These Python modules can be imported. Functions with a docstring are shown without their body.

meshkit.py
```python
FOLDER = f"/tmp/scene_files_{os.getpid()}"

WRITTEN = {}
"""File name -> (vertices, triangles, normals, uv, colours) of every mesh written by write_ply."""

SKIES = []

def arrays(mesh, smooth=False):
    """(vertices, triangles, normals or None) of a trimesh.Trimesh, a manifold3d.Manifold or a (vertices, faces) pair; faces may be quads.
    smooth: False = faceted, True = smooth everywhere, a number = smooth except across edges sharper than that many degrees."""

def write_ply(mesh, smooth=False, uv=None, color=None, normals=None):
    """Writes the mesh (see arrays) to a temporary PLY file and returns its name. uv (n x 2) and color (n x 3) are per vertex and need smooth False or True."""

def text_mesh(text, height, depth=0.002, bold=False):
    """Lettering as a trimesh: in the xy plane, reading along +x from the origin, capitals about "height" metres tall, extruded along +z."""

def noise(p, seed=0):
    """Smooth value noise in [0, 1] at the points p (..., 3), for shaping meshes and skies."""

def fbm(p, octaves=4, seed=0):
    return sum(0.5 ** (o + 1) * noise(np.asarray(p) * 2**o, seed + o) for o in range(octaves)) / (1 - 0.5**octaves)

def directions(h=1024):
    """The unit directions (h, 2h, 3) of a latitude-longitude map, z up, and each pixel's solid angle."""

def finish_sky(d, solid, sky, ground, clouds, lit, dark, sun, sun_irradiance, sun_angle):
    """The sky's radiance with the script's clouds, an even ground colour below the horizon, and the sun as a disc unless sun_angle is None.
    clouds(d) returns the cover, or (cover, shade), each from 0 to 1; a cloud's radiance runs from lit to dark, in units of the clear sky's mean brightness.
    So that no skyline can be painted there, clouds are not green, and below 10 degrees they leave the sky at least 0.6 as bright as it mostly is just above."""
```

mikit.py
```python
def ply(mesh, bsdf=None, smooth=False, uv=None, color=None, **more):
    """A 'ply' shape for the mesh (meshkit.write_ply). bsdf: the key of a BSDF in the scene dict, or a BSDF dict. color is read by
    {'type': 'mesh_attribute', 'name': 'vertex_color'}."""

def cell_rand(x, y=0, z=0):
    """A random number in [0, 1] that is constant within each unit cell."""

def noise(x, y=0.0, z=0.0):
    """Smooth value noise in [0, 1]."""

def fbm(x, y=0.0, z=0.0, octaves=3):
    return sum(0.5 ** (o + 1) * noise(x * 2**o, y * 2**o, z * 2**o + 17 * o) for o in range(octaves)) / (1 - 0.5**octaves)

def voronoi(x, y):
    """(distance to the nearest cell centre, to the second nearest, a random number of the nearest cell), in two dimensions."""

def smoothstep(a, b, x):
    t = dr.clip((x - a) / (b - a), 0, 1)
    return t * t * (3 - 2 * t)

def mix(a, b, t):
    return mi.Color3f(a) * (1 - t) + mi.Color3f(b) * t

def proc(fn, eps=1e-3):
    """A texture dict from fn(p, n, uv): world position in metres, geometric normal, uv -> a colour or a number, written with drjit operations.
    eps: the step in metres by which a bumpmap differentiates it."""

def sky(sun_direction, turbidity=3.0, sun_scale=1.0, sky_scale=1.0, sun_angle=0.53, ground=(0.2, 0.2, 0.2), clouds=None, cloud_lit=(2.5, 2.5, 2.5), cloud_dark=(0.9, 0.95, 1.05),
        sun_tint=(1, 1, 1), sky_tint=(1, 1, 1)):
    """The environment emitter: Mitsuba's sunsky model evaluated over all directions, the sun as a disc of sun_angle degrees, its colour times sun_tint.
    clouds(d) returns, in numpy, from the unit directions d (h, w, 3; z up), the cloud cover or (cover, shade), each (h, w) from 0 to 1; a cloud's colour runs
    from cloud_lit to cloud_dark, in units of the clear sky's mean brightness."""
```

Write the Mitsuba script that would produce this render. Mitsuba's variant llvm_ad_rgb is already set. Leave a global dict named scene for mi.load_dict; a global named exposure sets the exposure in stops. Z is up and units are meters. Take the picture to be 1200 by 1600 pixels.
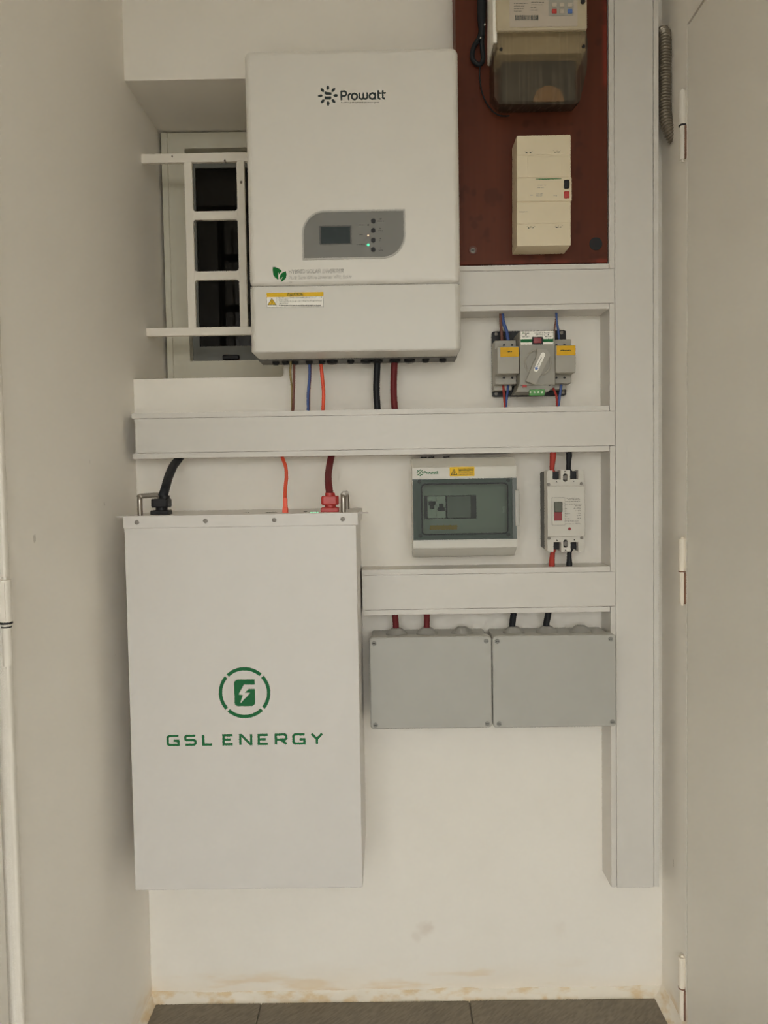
import math, random
import numpy as np, trimesh, manifold3d as m3
from shapely.geometry import Polygon, LineString, Point, box as sbox
from shapely.ops import unary_union
from shapely import affinity
import drjit as dr
import mitsuba as mi
import mikit, meshkit
from mikit import proc, noise, fbm, mix, smoothstep

random.seed(7)
T = mi.ScalarTransform4f
scene, labels = {}, {}

# ---------------------------------------------------------------- camera, sky, exposure
CAM_D, CAM_Z, FOC = 1.56, 1.078, 1200.0
YAW, PITCH, ROLL = math.radians(-0.294), math.radians(2.467), math.radians(-0.9216)
_F = np.array([math.sin(YAW) * math.cos(PITCH), math.cos(YAW) * math.cos(PITCH), -math.sin(PITCH)])
_R = np.array([math.cos(YAW), -math.sin(YAW), 0.0])
_U = np.cross(_R, _F)
_R, _U = math.cos(ROLL) * _R + math.sin(ROLL) * _U, -math.sin(ROLL) * _R + math.cos(ROLL) * _U
CAM = np.array([0.0, -CAM_D, CAM_Z])
scene["camera"] = {"type": "perspective", "fov": 2 * math.degrees(math.atan(600 / FOC)), "fov_axis": "x", "near_clip": 0.02, "far_clip": 200.0,
                   "to_world": T().look_at(origin=CAM.tolist(), target=(CAM + _F).tolist(), up=_U.tolist())}
exposure = 4.04
scene["sky"] = mikit.sky([0.25, 0.6, 0.75], turbidity=5.0, sun_scale=0.0, ground=(0.22, 0.215, 0.20),
                         clouds=lambda d: (np.ones(d.shape[:2]), 0.5 * meshkit.fbm(d * 3.0, 3)), cloud_lit=(3.0, 2.98, 2.85), cloud_dark=(2.2, 2.2, 2.15))

# ---------------------------------------------------------------- helpers
def P(px, py, y):
    """The (x, z) where the photograph's point (px, py) meets the upright plane at depth y (the wall is y = 0)."""
    d = _F + _R * (px - 600) / FOC - _U * (py - 800) / FOC
    q = CAM + d * (y + CAM_D) / d[1]
    return round(float(q[0]), 4), round(float(q[2]), 4)

def R(px0, py0, px1, py1, y):
    """x0, x1, z0, z1 of an upright rectangle."""
    xm, ym = (px0 + px1) / 2, (py0 + py1) / 2
    return P(px0, ym, y)[0], P(px1, ym, y)[0], P(xm, py1, y)[1], P(xm, py0, y)[1]

def PXS(y): return (y + CAM_D) / FOC      # metres per pixel at depth y

def numbered(k):
    if not any(s == k or s.startswith(k + "__") for s in list(scene) + list(labels)): return k
    n = 1
    while any(s == f"{k}_{n:03d}" or s.startswith(f"{k}_{n:03d}__") for s in list(scene) + list(labels)): n += 1
    return f"{k}_{n:03d}"

def thing(name, label, cat, group=None):
    k = numbered(name); labels[k] = {"label": label, "category": cat}
    if group: labels[k]["group"] = group
    return k

def part(parent, name, mesh, mat, smooth=30, label=None, **kw):
    k = numbered(f"{parent}__{name}")
    scene[k] = mikit.ply(mesh, mat, smooth=smooth, **kw)
    if label: labels[k] = {"label": label}
    if name in ("small_print", "screw_mark", "label_print", "barcode", "small_lettering"): labels[k] = {"kind": "stuff"}
    return k

def single(name, mesh, mat, label, cat, group=None, smooth=30):
    k = thing(name, label, cat, group); scene[k] = mikit.ply(mesh, mat, smooth=smooth); return k

def struct(name, mesh, mat, label=None, smooth=30):
    scene[name] = mikit.ply(mesh, mat, smooth=smooth); labels[name] = {"kind": "structure"}
    if label: labels[name]["label"] = label
    return name

def cat(*ms):
    out = []
    for m in ms:
        if hasattr(m, "to_mesh"):
            q = m.to_mesh(); m = trimesh.Trimesh(q.vert_properties[:, :3], q.tri_verts, process=False)
        out.append(m)
    return trimesh.util.concatenate(out)

def bx(x0, x1, y0, y1, z0, z1):
    m = trimesh.creation.box((abs(x1 - x0), abs(y1 - y0), abs(z1 - z0)))
    m.apply_translation(((x0 + x1) / 2, (y0 + y1) / 2, (z0 + z1) / 2)); return m

def rb(x0, x1, y0, y1, z0, z1, r=0.002, seg=12):
    """Box with rounded edges."""
    x0, x1, y0, y1, z0, z1 = min(x0, x1), max(x0, x1), min(y0, y1), max(y0, y1), min(z0, z1), max(z0, z1)
    r = min(r, (x1 - x0) / 2.01, (y1 - y0) / 2.01, (z1 - z0) / 2.01)
    s = m3.Manifold.sphere(r, seg)
    return cat(m3.Manifold.batch_hull([s.translate((x, y, z)) for x in (x0 + r, x1 - r) for y in (y0 + r, y1 - r) for z in (z0 + r, z1 - r)]))

M_UP = np.array([[1, 0, 0, 0], [0, 0, -1, 0], [0, 1, 0, 0], [0, 0, 0, 1.0]])
def plate(poly, yback, depth):
    """A shapely outline in (x, z), extruded from yback towards the viewer."""
    polys = getattr(poly, "geoms", [poly])
    m = trimesh.util.concatenate([trimesh.creation.extrude_polygon(g, depth, engine="earcut") for g in polys if g.area > 1e-12])
    m.apply_transform(M_UP); m.apply_translation((0, yback, 0)); return m

def rrect(x0, x1, z0, z1, r, n=6):
    return sbox(x0 + r, z0 + r, x1 - r, z1 - r).buffer(r, quad_segs=n)

def poly(pts, y): return Polygon([P(a, b, y) for a, b in pts])

def disc(px, py, r, y0, y1, seg=20):
    x, z = P(px, py, y1); m = trimesh.creation.cylinder(r, abs(y1 - y0), sections=seg)
    m.apply_transform(trimesh.transformations.rotation_matrix(math.pi / 2, [1, 0, 0])); m.apply_translation((x, (y0 + y1) / 2, z)); return m

def vcyl(x, y, z0, z1, r, seg=20):
    m = trimesh.creation.cylinder(r, z1 - z0, sections=seg); m.apply_translation((x, y, (z0 + z1) / 2)); return m

def tube(pts, r, sides=12, step=0.004):
    """A round cable through the points (Catmull-Rom), closed at both ends; r a number or one radius per point."""
    p = np.asarray(pts, float); n = len(p); rr = np.broadcast_to(np.asarray(r, float), (n,))
    e = np.vstack([2 * p[0] - p[1], p, 2 * p[-1] - p[-2]]); Q, W = [], []
    for i in range(n - 1):
        a, b, c, d = e[i:i + 4]; m = max(2, int(np.linalg.norm(c - b) / step))
        for t in np.linspace(0, 1, m, endpoint=(i == n - 2)):
            Q.append(0.5 * (2 * b + (c - a) * t + (2 * a - 5 * b + 4 * c - d) * t * t + (3 * b - a - 3 * c + d) * t ** 3)); W.append(rr[i] * (1 - t) + rr[i + 1] * t)
    Q, W = np.array(Q), np.array(W); t = np.gradient(Q, axis=0); t /= np.linalg.norm(t, axis=1, keepdims=True)
    u = np.cross(t[0], [0.3, 0.9, 0.2]); V = []
    for q, w, d in zip(Q, W, t):
        u = u - d * (u @ d); u /= np.linalg.norm(u); v = np.cross(d, u); a = np.arange(sides) * 2 * math.pi / sides
        V.append(q + w * (np.cos(a)[:, None] * u + np.sin(a)[:, None] * v))
    k = len(Q); V = np.vstack([*V, Q[:1], Q[-1:]]); F = []
    for i in range(k - 1):
        for j in range(sides):
            a, b = i * sides + j, i * sides + (j + 1) % sides
            F += [[a, b, b + sides], [a, b + sides, a + sides]]
    for j in range(sides):
        F += [[k * sides, (j + 1) % sides, j], [k * sides + 1, (k - 1) * sides + j, (k - 1) * sides + (j + 1) % sides]]
    return trimesh.Trimesh(V, F, process=False)

def lathe(profile, x, y, z, axis="z", seg=24):
    m = trimesh.creation.revolve(np.array(profile), sections=seg)
    if axis == "y": m.apply_transform(trimesh.transformations.rotation_matrix(math.pi / 2, [1, 0, 0]))
    m.apply_translation((x, y, z)); return m

PRINT = 0.0003
def text(s, px0, pybase, px1, cap, y, bold=False):
    """Printed letters on the face at y: baseline from (px0, pybase), ending at px1, capitals cap pixels tall."""
    m = meshkit.text_mesh(s, 1.0, PRINT, bold); b = m.bounds; x0, z0 = P(px0, pybase, y); x1 = P(px1, pybase, y)[0]
    sx = (x1 - x0) / (b[1][0] - b[0][0]); sz = cap * PXS(y)
    m.apply_translation((-b[0][0], 0, 0)); m.apply_scale([sx, sz, 1]); m.apply_transform(M_UP); m.apply_translation((x0, y, z0)); return m

def small_print(lines, y, h=1.0, seed=1):
    """Lines of print too small to read: rows of word-long strokes (px0, px1, py)."""
    rng = random.Random(seed); out = []
    for a, b, py in lines:
        x = a
        while x < b - 0.5:
            w = min(rng.uniform(1.2, 5.0), b - x); x0, x1, z0, z1 = R(x, py - h / 2, x + w, py + h / 2, y)
            out.append(bx(x0, x1, y - PRINT, y, z0, z1)); x += w + 0.8
    return cat(*out)

def sticker(px0, py0, px1, py1, y, r=0.0, t=PRINT):
    x0, x1, z0, z1 = R(px0, py0, px1, py1, y)
    return plate(rrect(x0, x1, z0, z1, r) if r else sbox(x0, z0, x1, z1), y, t)

def screw(parent, px, py, y, r=0.0035, mat="metal_screw", name="screw"):
    x, z = P(px, py, y); h = 0.0012
    m = cat(lathe([[0, 0], [r, 0], [r, h * 0.6], [r * 0.75, h], [0, h]], x, y, z, "y", 16))
    k = part(parent, name, m, mat)
    if name == "bolt": part(k, "slot", cat(bx(x - r * 0.6, x + r * 0.6, y - h - 0.0002, y - h * 0.5, z - r * 0.14, z + r * 0.14), bx(x - r * 0.14, x + r * 0.14, y - h - 0.0002, y - h * 0.5, z - r * 0.6, z + r * 0.6)), "black", smooth=False)
    return k

# ---------------------------------------------------------------- materials
def lin(*c): return [((v / 255) / 12.92 if v <= 10 else ((v / 255 + 0.055) / 1.055) ** 2.4) for v in c]
def mat(name, rgb, rough=0.5, metal=0.0, spec=0.5, coat=0.0):
    c = rgb if isinstance(rgb, dict) else {"type": "rgb", "value": rgb}
    scene[name] = {"type": "twosided", "bsdf": {"type": "principled", "base_color": c, "roughness": rough, "metallic": metal, "specular": spec, "clearcoat": coat, "clearcoat_gloss": 0.6}}

PAINT = (0.74, 0.71, 0.65)
def wall_color(p, n, uv):
    c = mix(PAINT, (0.70, 0.665, 0.60), fbm(p.x * 5 + 3, p.z * 5, p.y * 5) * 0.7)
    low = smoothstep(0.075, 0.0, p.z + 0.05 * (fbm(p.x * 9, p.z * 22 + 4, p.y * 9) - 0.5))
    st = smoothstep(0.42, 0.7, fbm(p.x * 11 + 40, p.z * 45, p.y * 11, 4))
    c = mix(c, (0.60, 0.45, 0.26), low * (0.20 + 0.55 * st))
    back = dr.select(n.y < -0.5, mi.Float(1), mi.Float(0))
    def blot(x, z, r, k):
        q = dr.sqrt(dr.square(p.x - x) + dr.square(p.z - z)) / r + 0.9 * (fbm(p.x * 60, p.z * 60, 5.0) - 0.5)
        return smoothstep(1.0, 0.2, q) * k * back
    c = mix(c, (0.45, 0.36, 0.28), blot(0.066, 0.141, 0.022, 0.32) + blot(0.045, 0.125, 0.014, 0.2) + blot(0.345, 0.135, 0.022, 0.12))
    side = dr.select(dr.abs(n.x) > 0.5, mi.Float(1), mi.Float(0))
    sp = smoothstep(0.86, 0.92, noise(p.y * 33 + 7, p.z * 26, p.x * 3)) * smoothstep(0.6, 0.8, noise(p.y * 160, p.z * 70, 3.0)) * side
    return mix(c, (0.33, 0.30, 0.25), sp * 0.5)
scene["wall_paint"] = {"type": "twosided", "bsdf": {"type": "bumpmap", "arbitrary": proc(lambda p, n, uv: 0.0022 * fbm(p.x * 14, p.y * 14, p.z * 14) + 0.0003 * noise(p.x * 130, p.y * 130, p.z * 130), 2e-3),
    "bsdf": {"type": "principled", "base_color": proc(wall_color), "roughness": 0.6, "specular": 0.3}}}

def tile_color(p, n, uv):
    s = noise((p.x + p.y) * 60, (p.x - p.y) * 260, 1.0)
    return mix((0.115, 0.096, 0.070), (0.20, 0.17, 0.125), s * 0.6 + fbm(p.x * 12, p.y * 12, 2.0) * 0.4)
mat("tile", proc(tile_color), 0.45)
mat("grout", (0.16, 0.14, 0.11), 0.9)

BOARD_X, BOARD_Z = 0.431, P(835, 412, -0.06)[1]
def board_color(p, n, uv):
    g = fbm(p.x * 22 + 2.5 * fbm(p.x * 4, p.z * 2, 3.0), p.z * 2.2, 1.0, 4)
    f = noise(p.x * 260, p.z * 8, 2.0)
    c = mix((0.060, 0.013, 0.006), (0.115, 0.030, 0.013), g * 0.85 + 0.15 * f)
    worn = smoothstep(0.010, 0.002, p.z - BOARD_Z) * smoothstep(0.25, 0.6, fbm(p.x * 16, 2.0, 1.0)) + smoothstep(0.012, 0.004, BOARD_X - p.x) * smoothstep(1.70, 1.78, p.z) * smoothstep(0.35, 0.6, fbm(p.z * 9, 5.0, 1.0))
    c = mix(c, (0.20, 0.030, 0.016), dr.minimum(worn, 1) * 0.8)
    return mix(c, (0.05, 0.014, 0.008), smoothstep(0.66, 0.8, fbm(p.x * 40, p.z * 40, 9.0)) * 0.5)
mat("board_wood", proc(board_color), 0.5, spec=0.2)
mat("board_edge", (0.10, 0.03, 0.018), 0.5)

mat("door_paint", proc(lambda p, n, uv: mix((0.64, 0.615, 0.555), (0.70, 0.67, 0.605), fbm(p.x * 4, p.y * 4, p.z * 3)) ), 0.4)
mat("hinge_paint", proc(lambda p, n, uv: mix((0.72, 0.66, 0.56), (0.20, 0.08, 0.045), smoothstep(0.74, 0.80, fbm(p.x * 90, p.y * 90, p.z * 34)))), 0.45)
mat("rust", proc(lambda p, n, uv: mix((0.10, 0.045, 0.03), (0.30, 0.17, 0.11), fbm(p.x * 120, p.y * 120, p.z * 60))), 0.8)
mat("dark_gap", (0.02, 0.015, 0.012), 0.9)
mat("door_wood", (0.20, 0.12, 0.075), 0.7)
mat("plastic_trunk", (0.555, 0.533, 0.492), 0.4)
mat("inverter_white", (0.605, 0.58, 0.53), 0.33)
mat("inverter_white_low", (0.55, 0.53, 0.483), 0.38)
mat("battery_white", (0.555, 0.535, 0.508), 0.42)
mat("frame_cream", proc(lambda p, n, uv: mix((0.60, 0.58, 0.49), (0.52, 0.49, 0.39), fbm(p.x * 30, p.y * 30, p.z * 12))), 0.5)
mat("sash_grey", (0.15, 0.155, 0.14), 0.45)
mat("bar_white", proc(lambda p, n, uv: mix((0.72, 0.68, 0.60), (0.12, 0.09, 0.07), smoothstep(0.88, 0.92, noise(p.x * 90, p.y * 90, p.z * 90)))), 0.4)
mat("joint_white", (0.62, 0.585, 0.52), 0.4)
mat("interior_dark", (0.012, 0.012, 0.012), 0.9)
mat("black", (0.009, 0.009, 0.010), 0.5, spec=0.2)
mat("black_plastic", (0.013, 0.0135, 0.015), 0.45, spec=0.25)
mat("black_rubber", (0.011, 0.013, 0.016), 0.55, spec=0.25)
mat("metal_screw", (0.19, 0.175, 0.155), 0.5, 0.3)
mat("steel", (0.30, 0.275, 0.245), 0.25, 1.0)
mat("cable_red_dark", (0.135, 0.020, 0.022), 0.55, spec=0.2)
mat("cable_red", (0.36, 0.042, 0.030), 0.5, spec=0.25)
mat("cable_orange", (0.72, 0.085, 0.035), 0.45)
mat("cable_blue", (0.035, 0.075, 0.25), 0.45)
mat("cable_brown", (0.13, 0.045, 0.03), 0.45)
mat("cable_yellow_green", (0.22, 0.17, 0.05), 0.45)
mat("cable_purple", (0.10, 0.05, 0.13), 0.45)
mat("box_grey", proc(lambda p, n, uv: mix((0.37, 0.365, 0.335), (0.34, 0.335, 0.305), fbm(p.x * 16, p.y * 16, p.z * 16))), 0.38)
mat("box_grey_dark", (0.31, 0.305, 0.28), 0.5)
mat("box_screw", (0.20, 0.20, 0.185), 0.5)
mat("panel_grey", (0.145, 0.143, 0.128), 0.45)
mat("panel_rim", (0.36, 0.35, 0.32), 0.4)
mat("screen", (0.010, 0.020, 0.020), 0.3, spec=0.25)
mat("print_dark", (0.026, 0.036, 0.036), 0.6, spec=0.15)
mat("print_grey", (0.17, 0.165, 0.15), 0.6, spec=0.15)
mat("print_light_grey", (0.29, 0.28, 0.255), 0.6, spec=0.15)
mat("print_green", (0.017, 0.122, 0.045), 0.6, spec=0.15)
mat("leaf_green", (0.005, 0.125, 0.026), 0.6, spec=0.15)
mat("sticker_yellow", (0.68, 0.43, 0.02), 0.5, spec=0.2)
mat("sticker_amber", (0.62, 0.355, 0.018), 0.5, spec=0.2)
mat("sticker_white", (0.76, 0.74, 0.68), 0.45)
mat("cream_plastic", (0.60, 0.52, 0.37), 0.42)
mat("meter_plastic", proc(lambda p, n, uv: mix((0.46, 0.395, 0.275), (0.36, 0.30, 0.20), fbm(p.x * 30, p.y * 30, p.z * 30))), 0.45)
mat("key_beige", (0.44, 0.39, 0.32), 0.5)
mat("meter_plate", (0.42, 0.365, 0.30), 0.5)
mat("meter_terminal", proc(lambda p, n, uv: mix((0.030, 0.030, 0.030), (0.075, 0.068, 0.058), noise(p.x * 200, p.z * 9, 1.0))), 0.6)
mat("cork", (0.26, 0.155, 0.08), 0.8)
mat("ats_grey", (0.26, 0.25, 0.215), 0.45)
mat("ats_grey_light", (0.30, 0.285, 0.245), 0.45)
mat("green_plastic", (0.06, 0.24, 0.05), 0.4)
mat("red_plastic", (0.40, 0.035, 0.03), 0.4)
mat("red_dark", (0.20, 0.012, 0.016), 0.3)
mat("blue_key", (0.07, 0.14, 0.38), 0.5)
mat("mccb_cream", (0.50, 0.48, 0.43), 0.45)
mat("mccb_base", (0.085, 0.085, 0.08), 0.5, spec=0.3)
mat("gland_plate", (0.10, 0.098, 0.09), 0.5)
mat("lever_green", (0.085, 0.09, 0.07), 0.5)
mat("enclosure_white", (0.52, 0.505, 0.455), 0.42)
mat("conduit_grey", proc(lambda p, n, uv: mix((0.26, 0.23, 0.185), (0.32, 0.285, 0.23), fbm(p.x * 20, p.y * 20, p.z * 20))), 0.32, 0.6)
mat("plaster_skirt", proc(lambda p, n, uv: mix((0.70, 0.655, 0.57), (0.58, 0.44, 0.25), smoothstep(0.42, 0.72, fbm(p.x * 34 + 9, p.y * 34, p.z * 60, 5)) * 0.8)), 0.85)
scene["glass_pane"] = {"type": "thindielectric", "int_ior": 1.5, "specular_reflectance": {"type": "rgb", "value": [0.22, 0.22, 0.22]}, "specular_transmittance": {"type": "rgb", "value": [0.5, 0.5, 0.5]}}
scene["smoked_clear"] = {"type": "thindielectric", "int_ior": 1.45, "specular_transmittance": {"type": "rgb", "value": [0.38, 0.45, 0.41]}, "specular_reflectance": {"type": "rgb", "value": [0.5, 0.5, 0.5]}}
scene["grimy_clear"] = {"type": "blendbsdf", "weight": proc(lambda p, n, uv: dr.clip(0.06 + 0.30 * smoothstep(0.45, 0.9, noise(p.x * 300, p.z * 14, p.y * 30)) * fbm(p.x * 30, p.z * 30, 2.0) + 0.10 * fbm(p.x * 14, p.z * 14, p.y * 14), 0, 1)),
    "a": {"type": "thindielectric", "int_ior": 1.45, "specular_reflectance": {"type": "rgb", "value": [0.4, 0.4, 0.4]}, "specular_transmittance": {"type": "rgb", "value": [0.88, 0.84, 0.76]}}, "b": {"type": "twosided", "bsdf": {"type": "diffuse", "reflectance": {"type": "rgb", "value": [0.17, 0.145, 0.11]}}}}
scene["led_green"] = {"type": "twosided", "bsdf": {"type": "diffuse", "reflectance": {"type": "rgb", "value": [0.1, 0.5, 0.3]}}}
def lamp(parent, name, mesh, rgb, label=None):
    k = part(parent, name, mesh, "led_green", smooth=False, label=label, emitter={"type": "area", "radiance": {"type": "rgb", "value": rgb}}); return k

# ---------------------------------------------------------------- the setting
XL, XR, CEIL, OPEN = -0.510, 0.556, 2.34, -1.9
NX, NZ0, NZ1 = P(443, 560, 0)[0], P(330, 590.5, 0)[1], P(290, 124.5, 0)[1]
outer = sbox(-0.60, -0.05, 0.66, CEIL)
notch = sbox(XL - 0.1, NZ0, NX, NZ1).buffer(-0.007).buffer(0.007)
struct("wall_back", plate(outer.difference(notch), 0.27, 0.27), "wall_paint", "white painted back wall with dirt stains along the floor", smooth=False)
def side_plate(pts_holes, x, thick, outward):
    """A wall outline in (y, z) with holes, standing at x."""
    m = trimesh.creation.extrude_polygon(pts_holes, thick, engine="earcut")
    m.apply_transform(np.array([[0, 0, 1.0, 0], [1, 0, 0, 0], [0, 1, 0, 0], [0, 0, 0, 1]]))
    m.apply_translation((x if outward > 0 else x - thick, 0, 0)); return m
DOORL = (-1.36, -0.556, 0.012, 1.93)
DOORR = (-0.97, -0.1285, 0.015, 1.8925)
struct("wall_left", side_plate(sbox(OPEN, -0.05, 0.27, CEIL).difference(sbox(DOORL[0], DOORL[2], DOORL[1], DOORL[3])), XL, 0.10, -1), "wall_paint", "white painted left side wall", smooth=False)
struct("wall_right", side_plate(sbox(OPEN, -0.05, 0.0, CEIL).difference(sbox(DOORR[0], DOORR[2], DOORR[1], DOORR[3])), XR, 0.10, 1), "wall_paint", "white painted right side wall with door opening", smooth=False)
struct("ceiling", bx(-4.0, 4.0, -4.3, 0.27, CEIL, CEIL + 0.1), "wall_paint", "white ceiling", smooth=False)
fl = struct("floor", bx(-0.61, 0.66, OPEN, 0.0, -0.06, -0.0035), "grout", "floor of grey brown tiles", smooth=False)
jx = [-1, P(407, 1576, -0.03)[0], P(734, 1572, -0.03)[0], 2]
tw = jx[2] - jx[1]
xs = [XL + 0.014, jx[1], jx[2], XR - 0.022]
for iy in range(6):
    for ix in range(3):
        y1 = -0.018 - iy * tw; y0 = max(y1 - tw, OPEN + 0.01)
        part(fl, "tile", rb(xs[ix] + (0.0012 if ix else 0), xs[ix + 1] - (0.0012 if ix < 2 else 0), y0 + 0.0012, y1 - 0.0012, -0.012, 0.0, 0.001, 6), "tile", smooth=False)
def cove(a, b, o, h=0.016, w=0.02):
    """Mortar fillet between wall and floor from a to b; o points into the room."""
    a, b, o = (np.array(v, float) for v in (a, b, o)); n = 24; V, F = [], []
    for i in range(n + 1):
        q = a + (b - a) * i / n; k = 0.8 + 0.4 * meshkit.noise(q * 35, 3)
        V += [q, q + [0, 0, h * k], q + o * w * k * 0.45 + [0, 0, h * k * 0.35], q + o * w * k]
    for i in range(n):
        for j in range(4):
            s, t = i * 4 + j, i * 4 + (j + 1) % 4; F += [[s, s + 4, t + 4], [s, t + 4, t]]
    F += [[0, 1, 2], [0, 2, 3], [4 * n, 4 * n + 2, 4 * n + 1], [4 * n, 4 * n + 3, 4 * n + 2]]
    m = trimesh.Trimesh(V, F, process=False); m.fix_normals(); return m
struct("baseboard_back", cove((XL, 0, -0.003), (XR, 0, -0.003), (0, -1, 0)), "plaster_skirt", "stained mortar fillet along the back wall")
struct("baseboard_left", cove((XL, -0.55, -0.003), (XL, 0, -0.003), (1, 0, 0), 0.014, 0.018), "plaster_skirt", "stained mortar fillet along the left wall")
struct("baseboard_right", cove((XR, -0.125, -0.003), (XR, 0, -0.003), (-1, 0, 0), 0.02, 0.026), "plaster_skirt", "stained mortar fillet along the right wall")

# doors
def hinge(parent, xb, yb, z0, z1, r, rust):
    zm = (z0 + z1) / 2; k = part(parent, "hinge", cat(vcyl(xb, yb, zm + 0.0012, z1, r), vcyl(xb, yb, z0, zm - 0.0012, r * 0.8), vcyl(xb, yb, z0 - 0.004, z1 + 0.004, r * 0.4)), "hinge_paint" if rust else "joint_white")
    part(k, "gap_ring", vcyl(xb, yb, zm - 0.0013, zm + 0.0013, r * 1.08), "rust" if rust else "black_plastic")
    s = 1 if xb > 0 else -1
    if s > 0: part(k, "leaf_plate", bx(xb + s * r * 0.2, xb + s * (r + 0.004), yb - r * 1.25, yb - r * 0.7, z0, zm - 0.002), "rust", smooth=False)
    else: part(k, "leaf_plate", cat(rb(XL - 0.0075, XL - 0.0035, yb - 0.05, yb - r * 0.2, zm + 0.002, z1 - 0.002, 0.001), rb(XL - 0.0075, xb + r * 0.4, yb - r * 1.1, yb - r * 0.2, zm + 0.002, z1 - 0.002, 0.001)), "joint_white")
    if s < 0: part(k, "gap_ring", vcyl(xb, yb, zm - 0.0062, zm - 0.0046, r * 0.9), "black_plastic")
    return k
labels["door_1"] = {"kind": "structure", "label": "grey painted door on the left with a white barrel hinge"}
y0, y1, z0, z1 = DOORL
part("door_1", "leaf", rb(XL - 0.045, XL - 0.006, y0 + 0.004, y1 - 0.011, z0 + 0.004, z1 - 0.004, 0.002), "door_paint")
part("door_1", "rebate", bx(XL - 0.06, XL - 0.05, y0, y1, z0, z1), "door_wood", smooth=False)
part("door_1", "frame_bead", cat(rb(XL - 0.03, XL + 0.006, y1, y1 + 0.013, z0, z1, 0.004), rb(XL - 0.03, XL + 0.006, y0 - 0.013, y0, z0, z1, 0.004)), "joint_white")
hinge("door_1", XL + 0.004, -0.5555, P(14, 1040, -0.556)[1], P(10, 906, -0.556)[1], 0.0075, False)
labels["door_2"] = {"kind": "structure", "label": "tall grey painted metal door on the right with three hinges"}
y0, y1, z0, z1 = DOORR
part("door_2", "leaf", rb(XR + 0.0, XR + 0.042, y0 + 0.003, y1 - 0.004, z0 + 0.004, z1 - 0.005, 0.002), "door_paint")
part("door_2", "rebate", bx(XR + 0.045, XR + 0.06, y0, y1, z0, z1), "dark_gap", smooth=False)
for a, b, ru in ((143, 250, False), (842, 943, True), (1495, 1591, True)):
    hinge("door_2", XR - 0.004, -0.119, P(1066, b, -0.119)[1], P(1066, a, -0.119)[1], 0.0068, ru)

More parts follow.
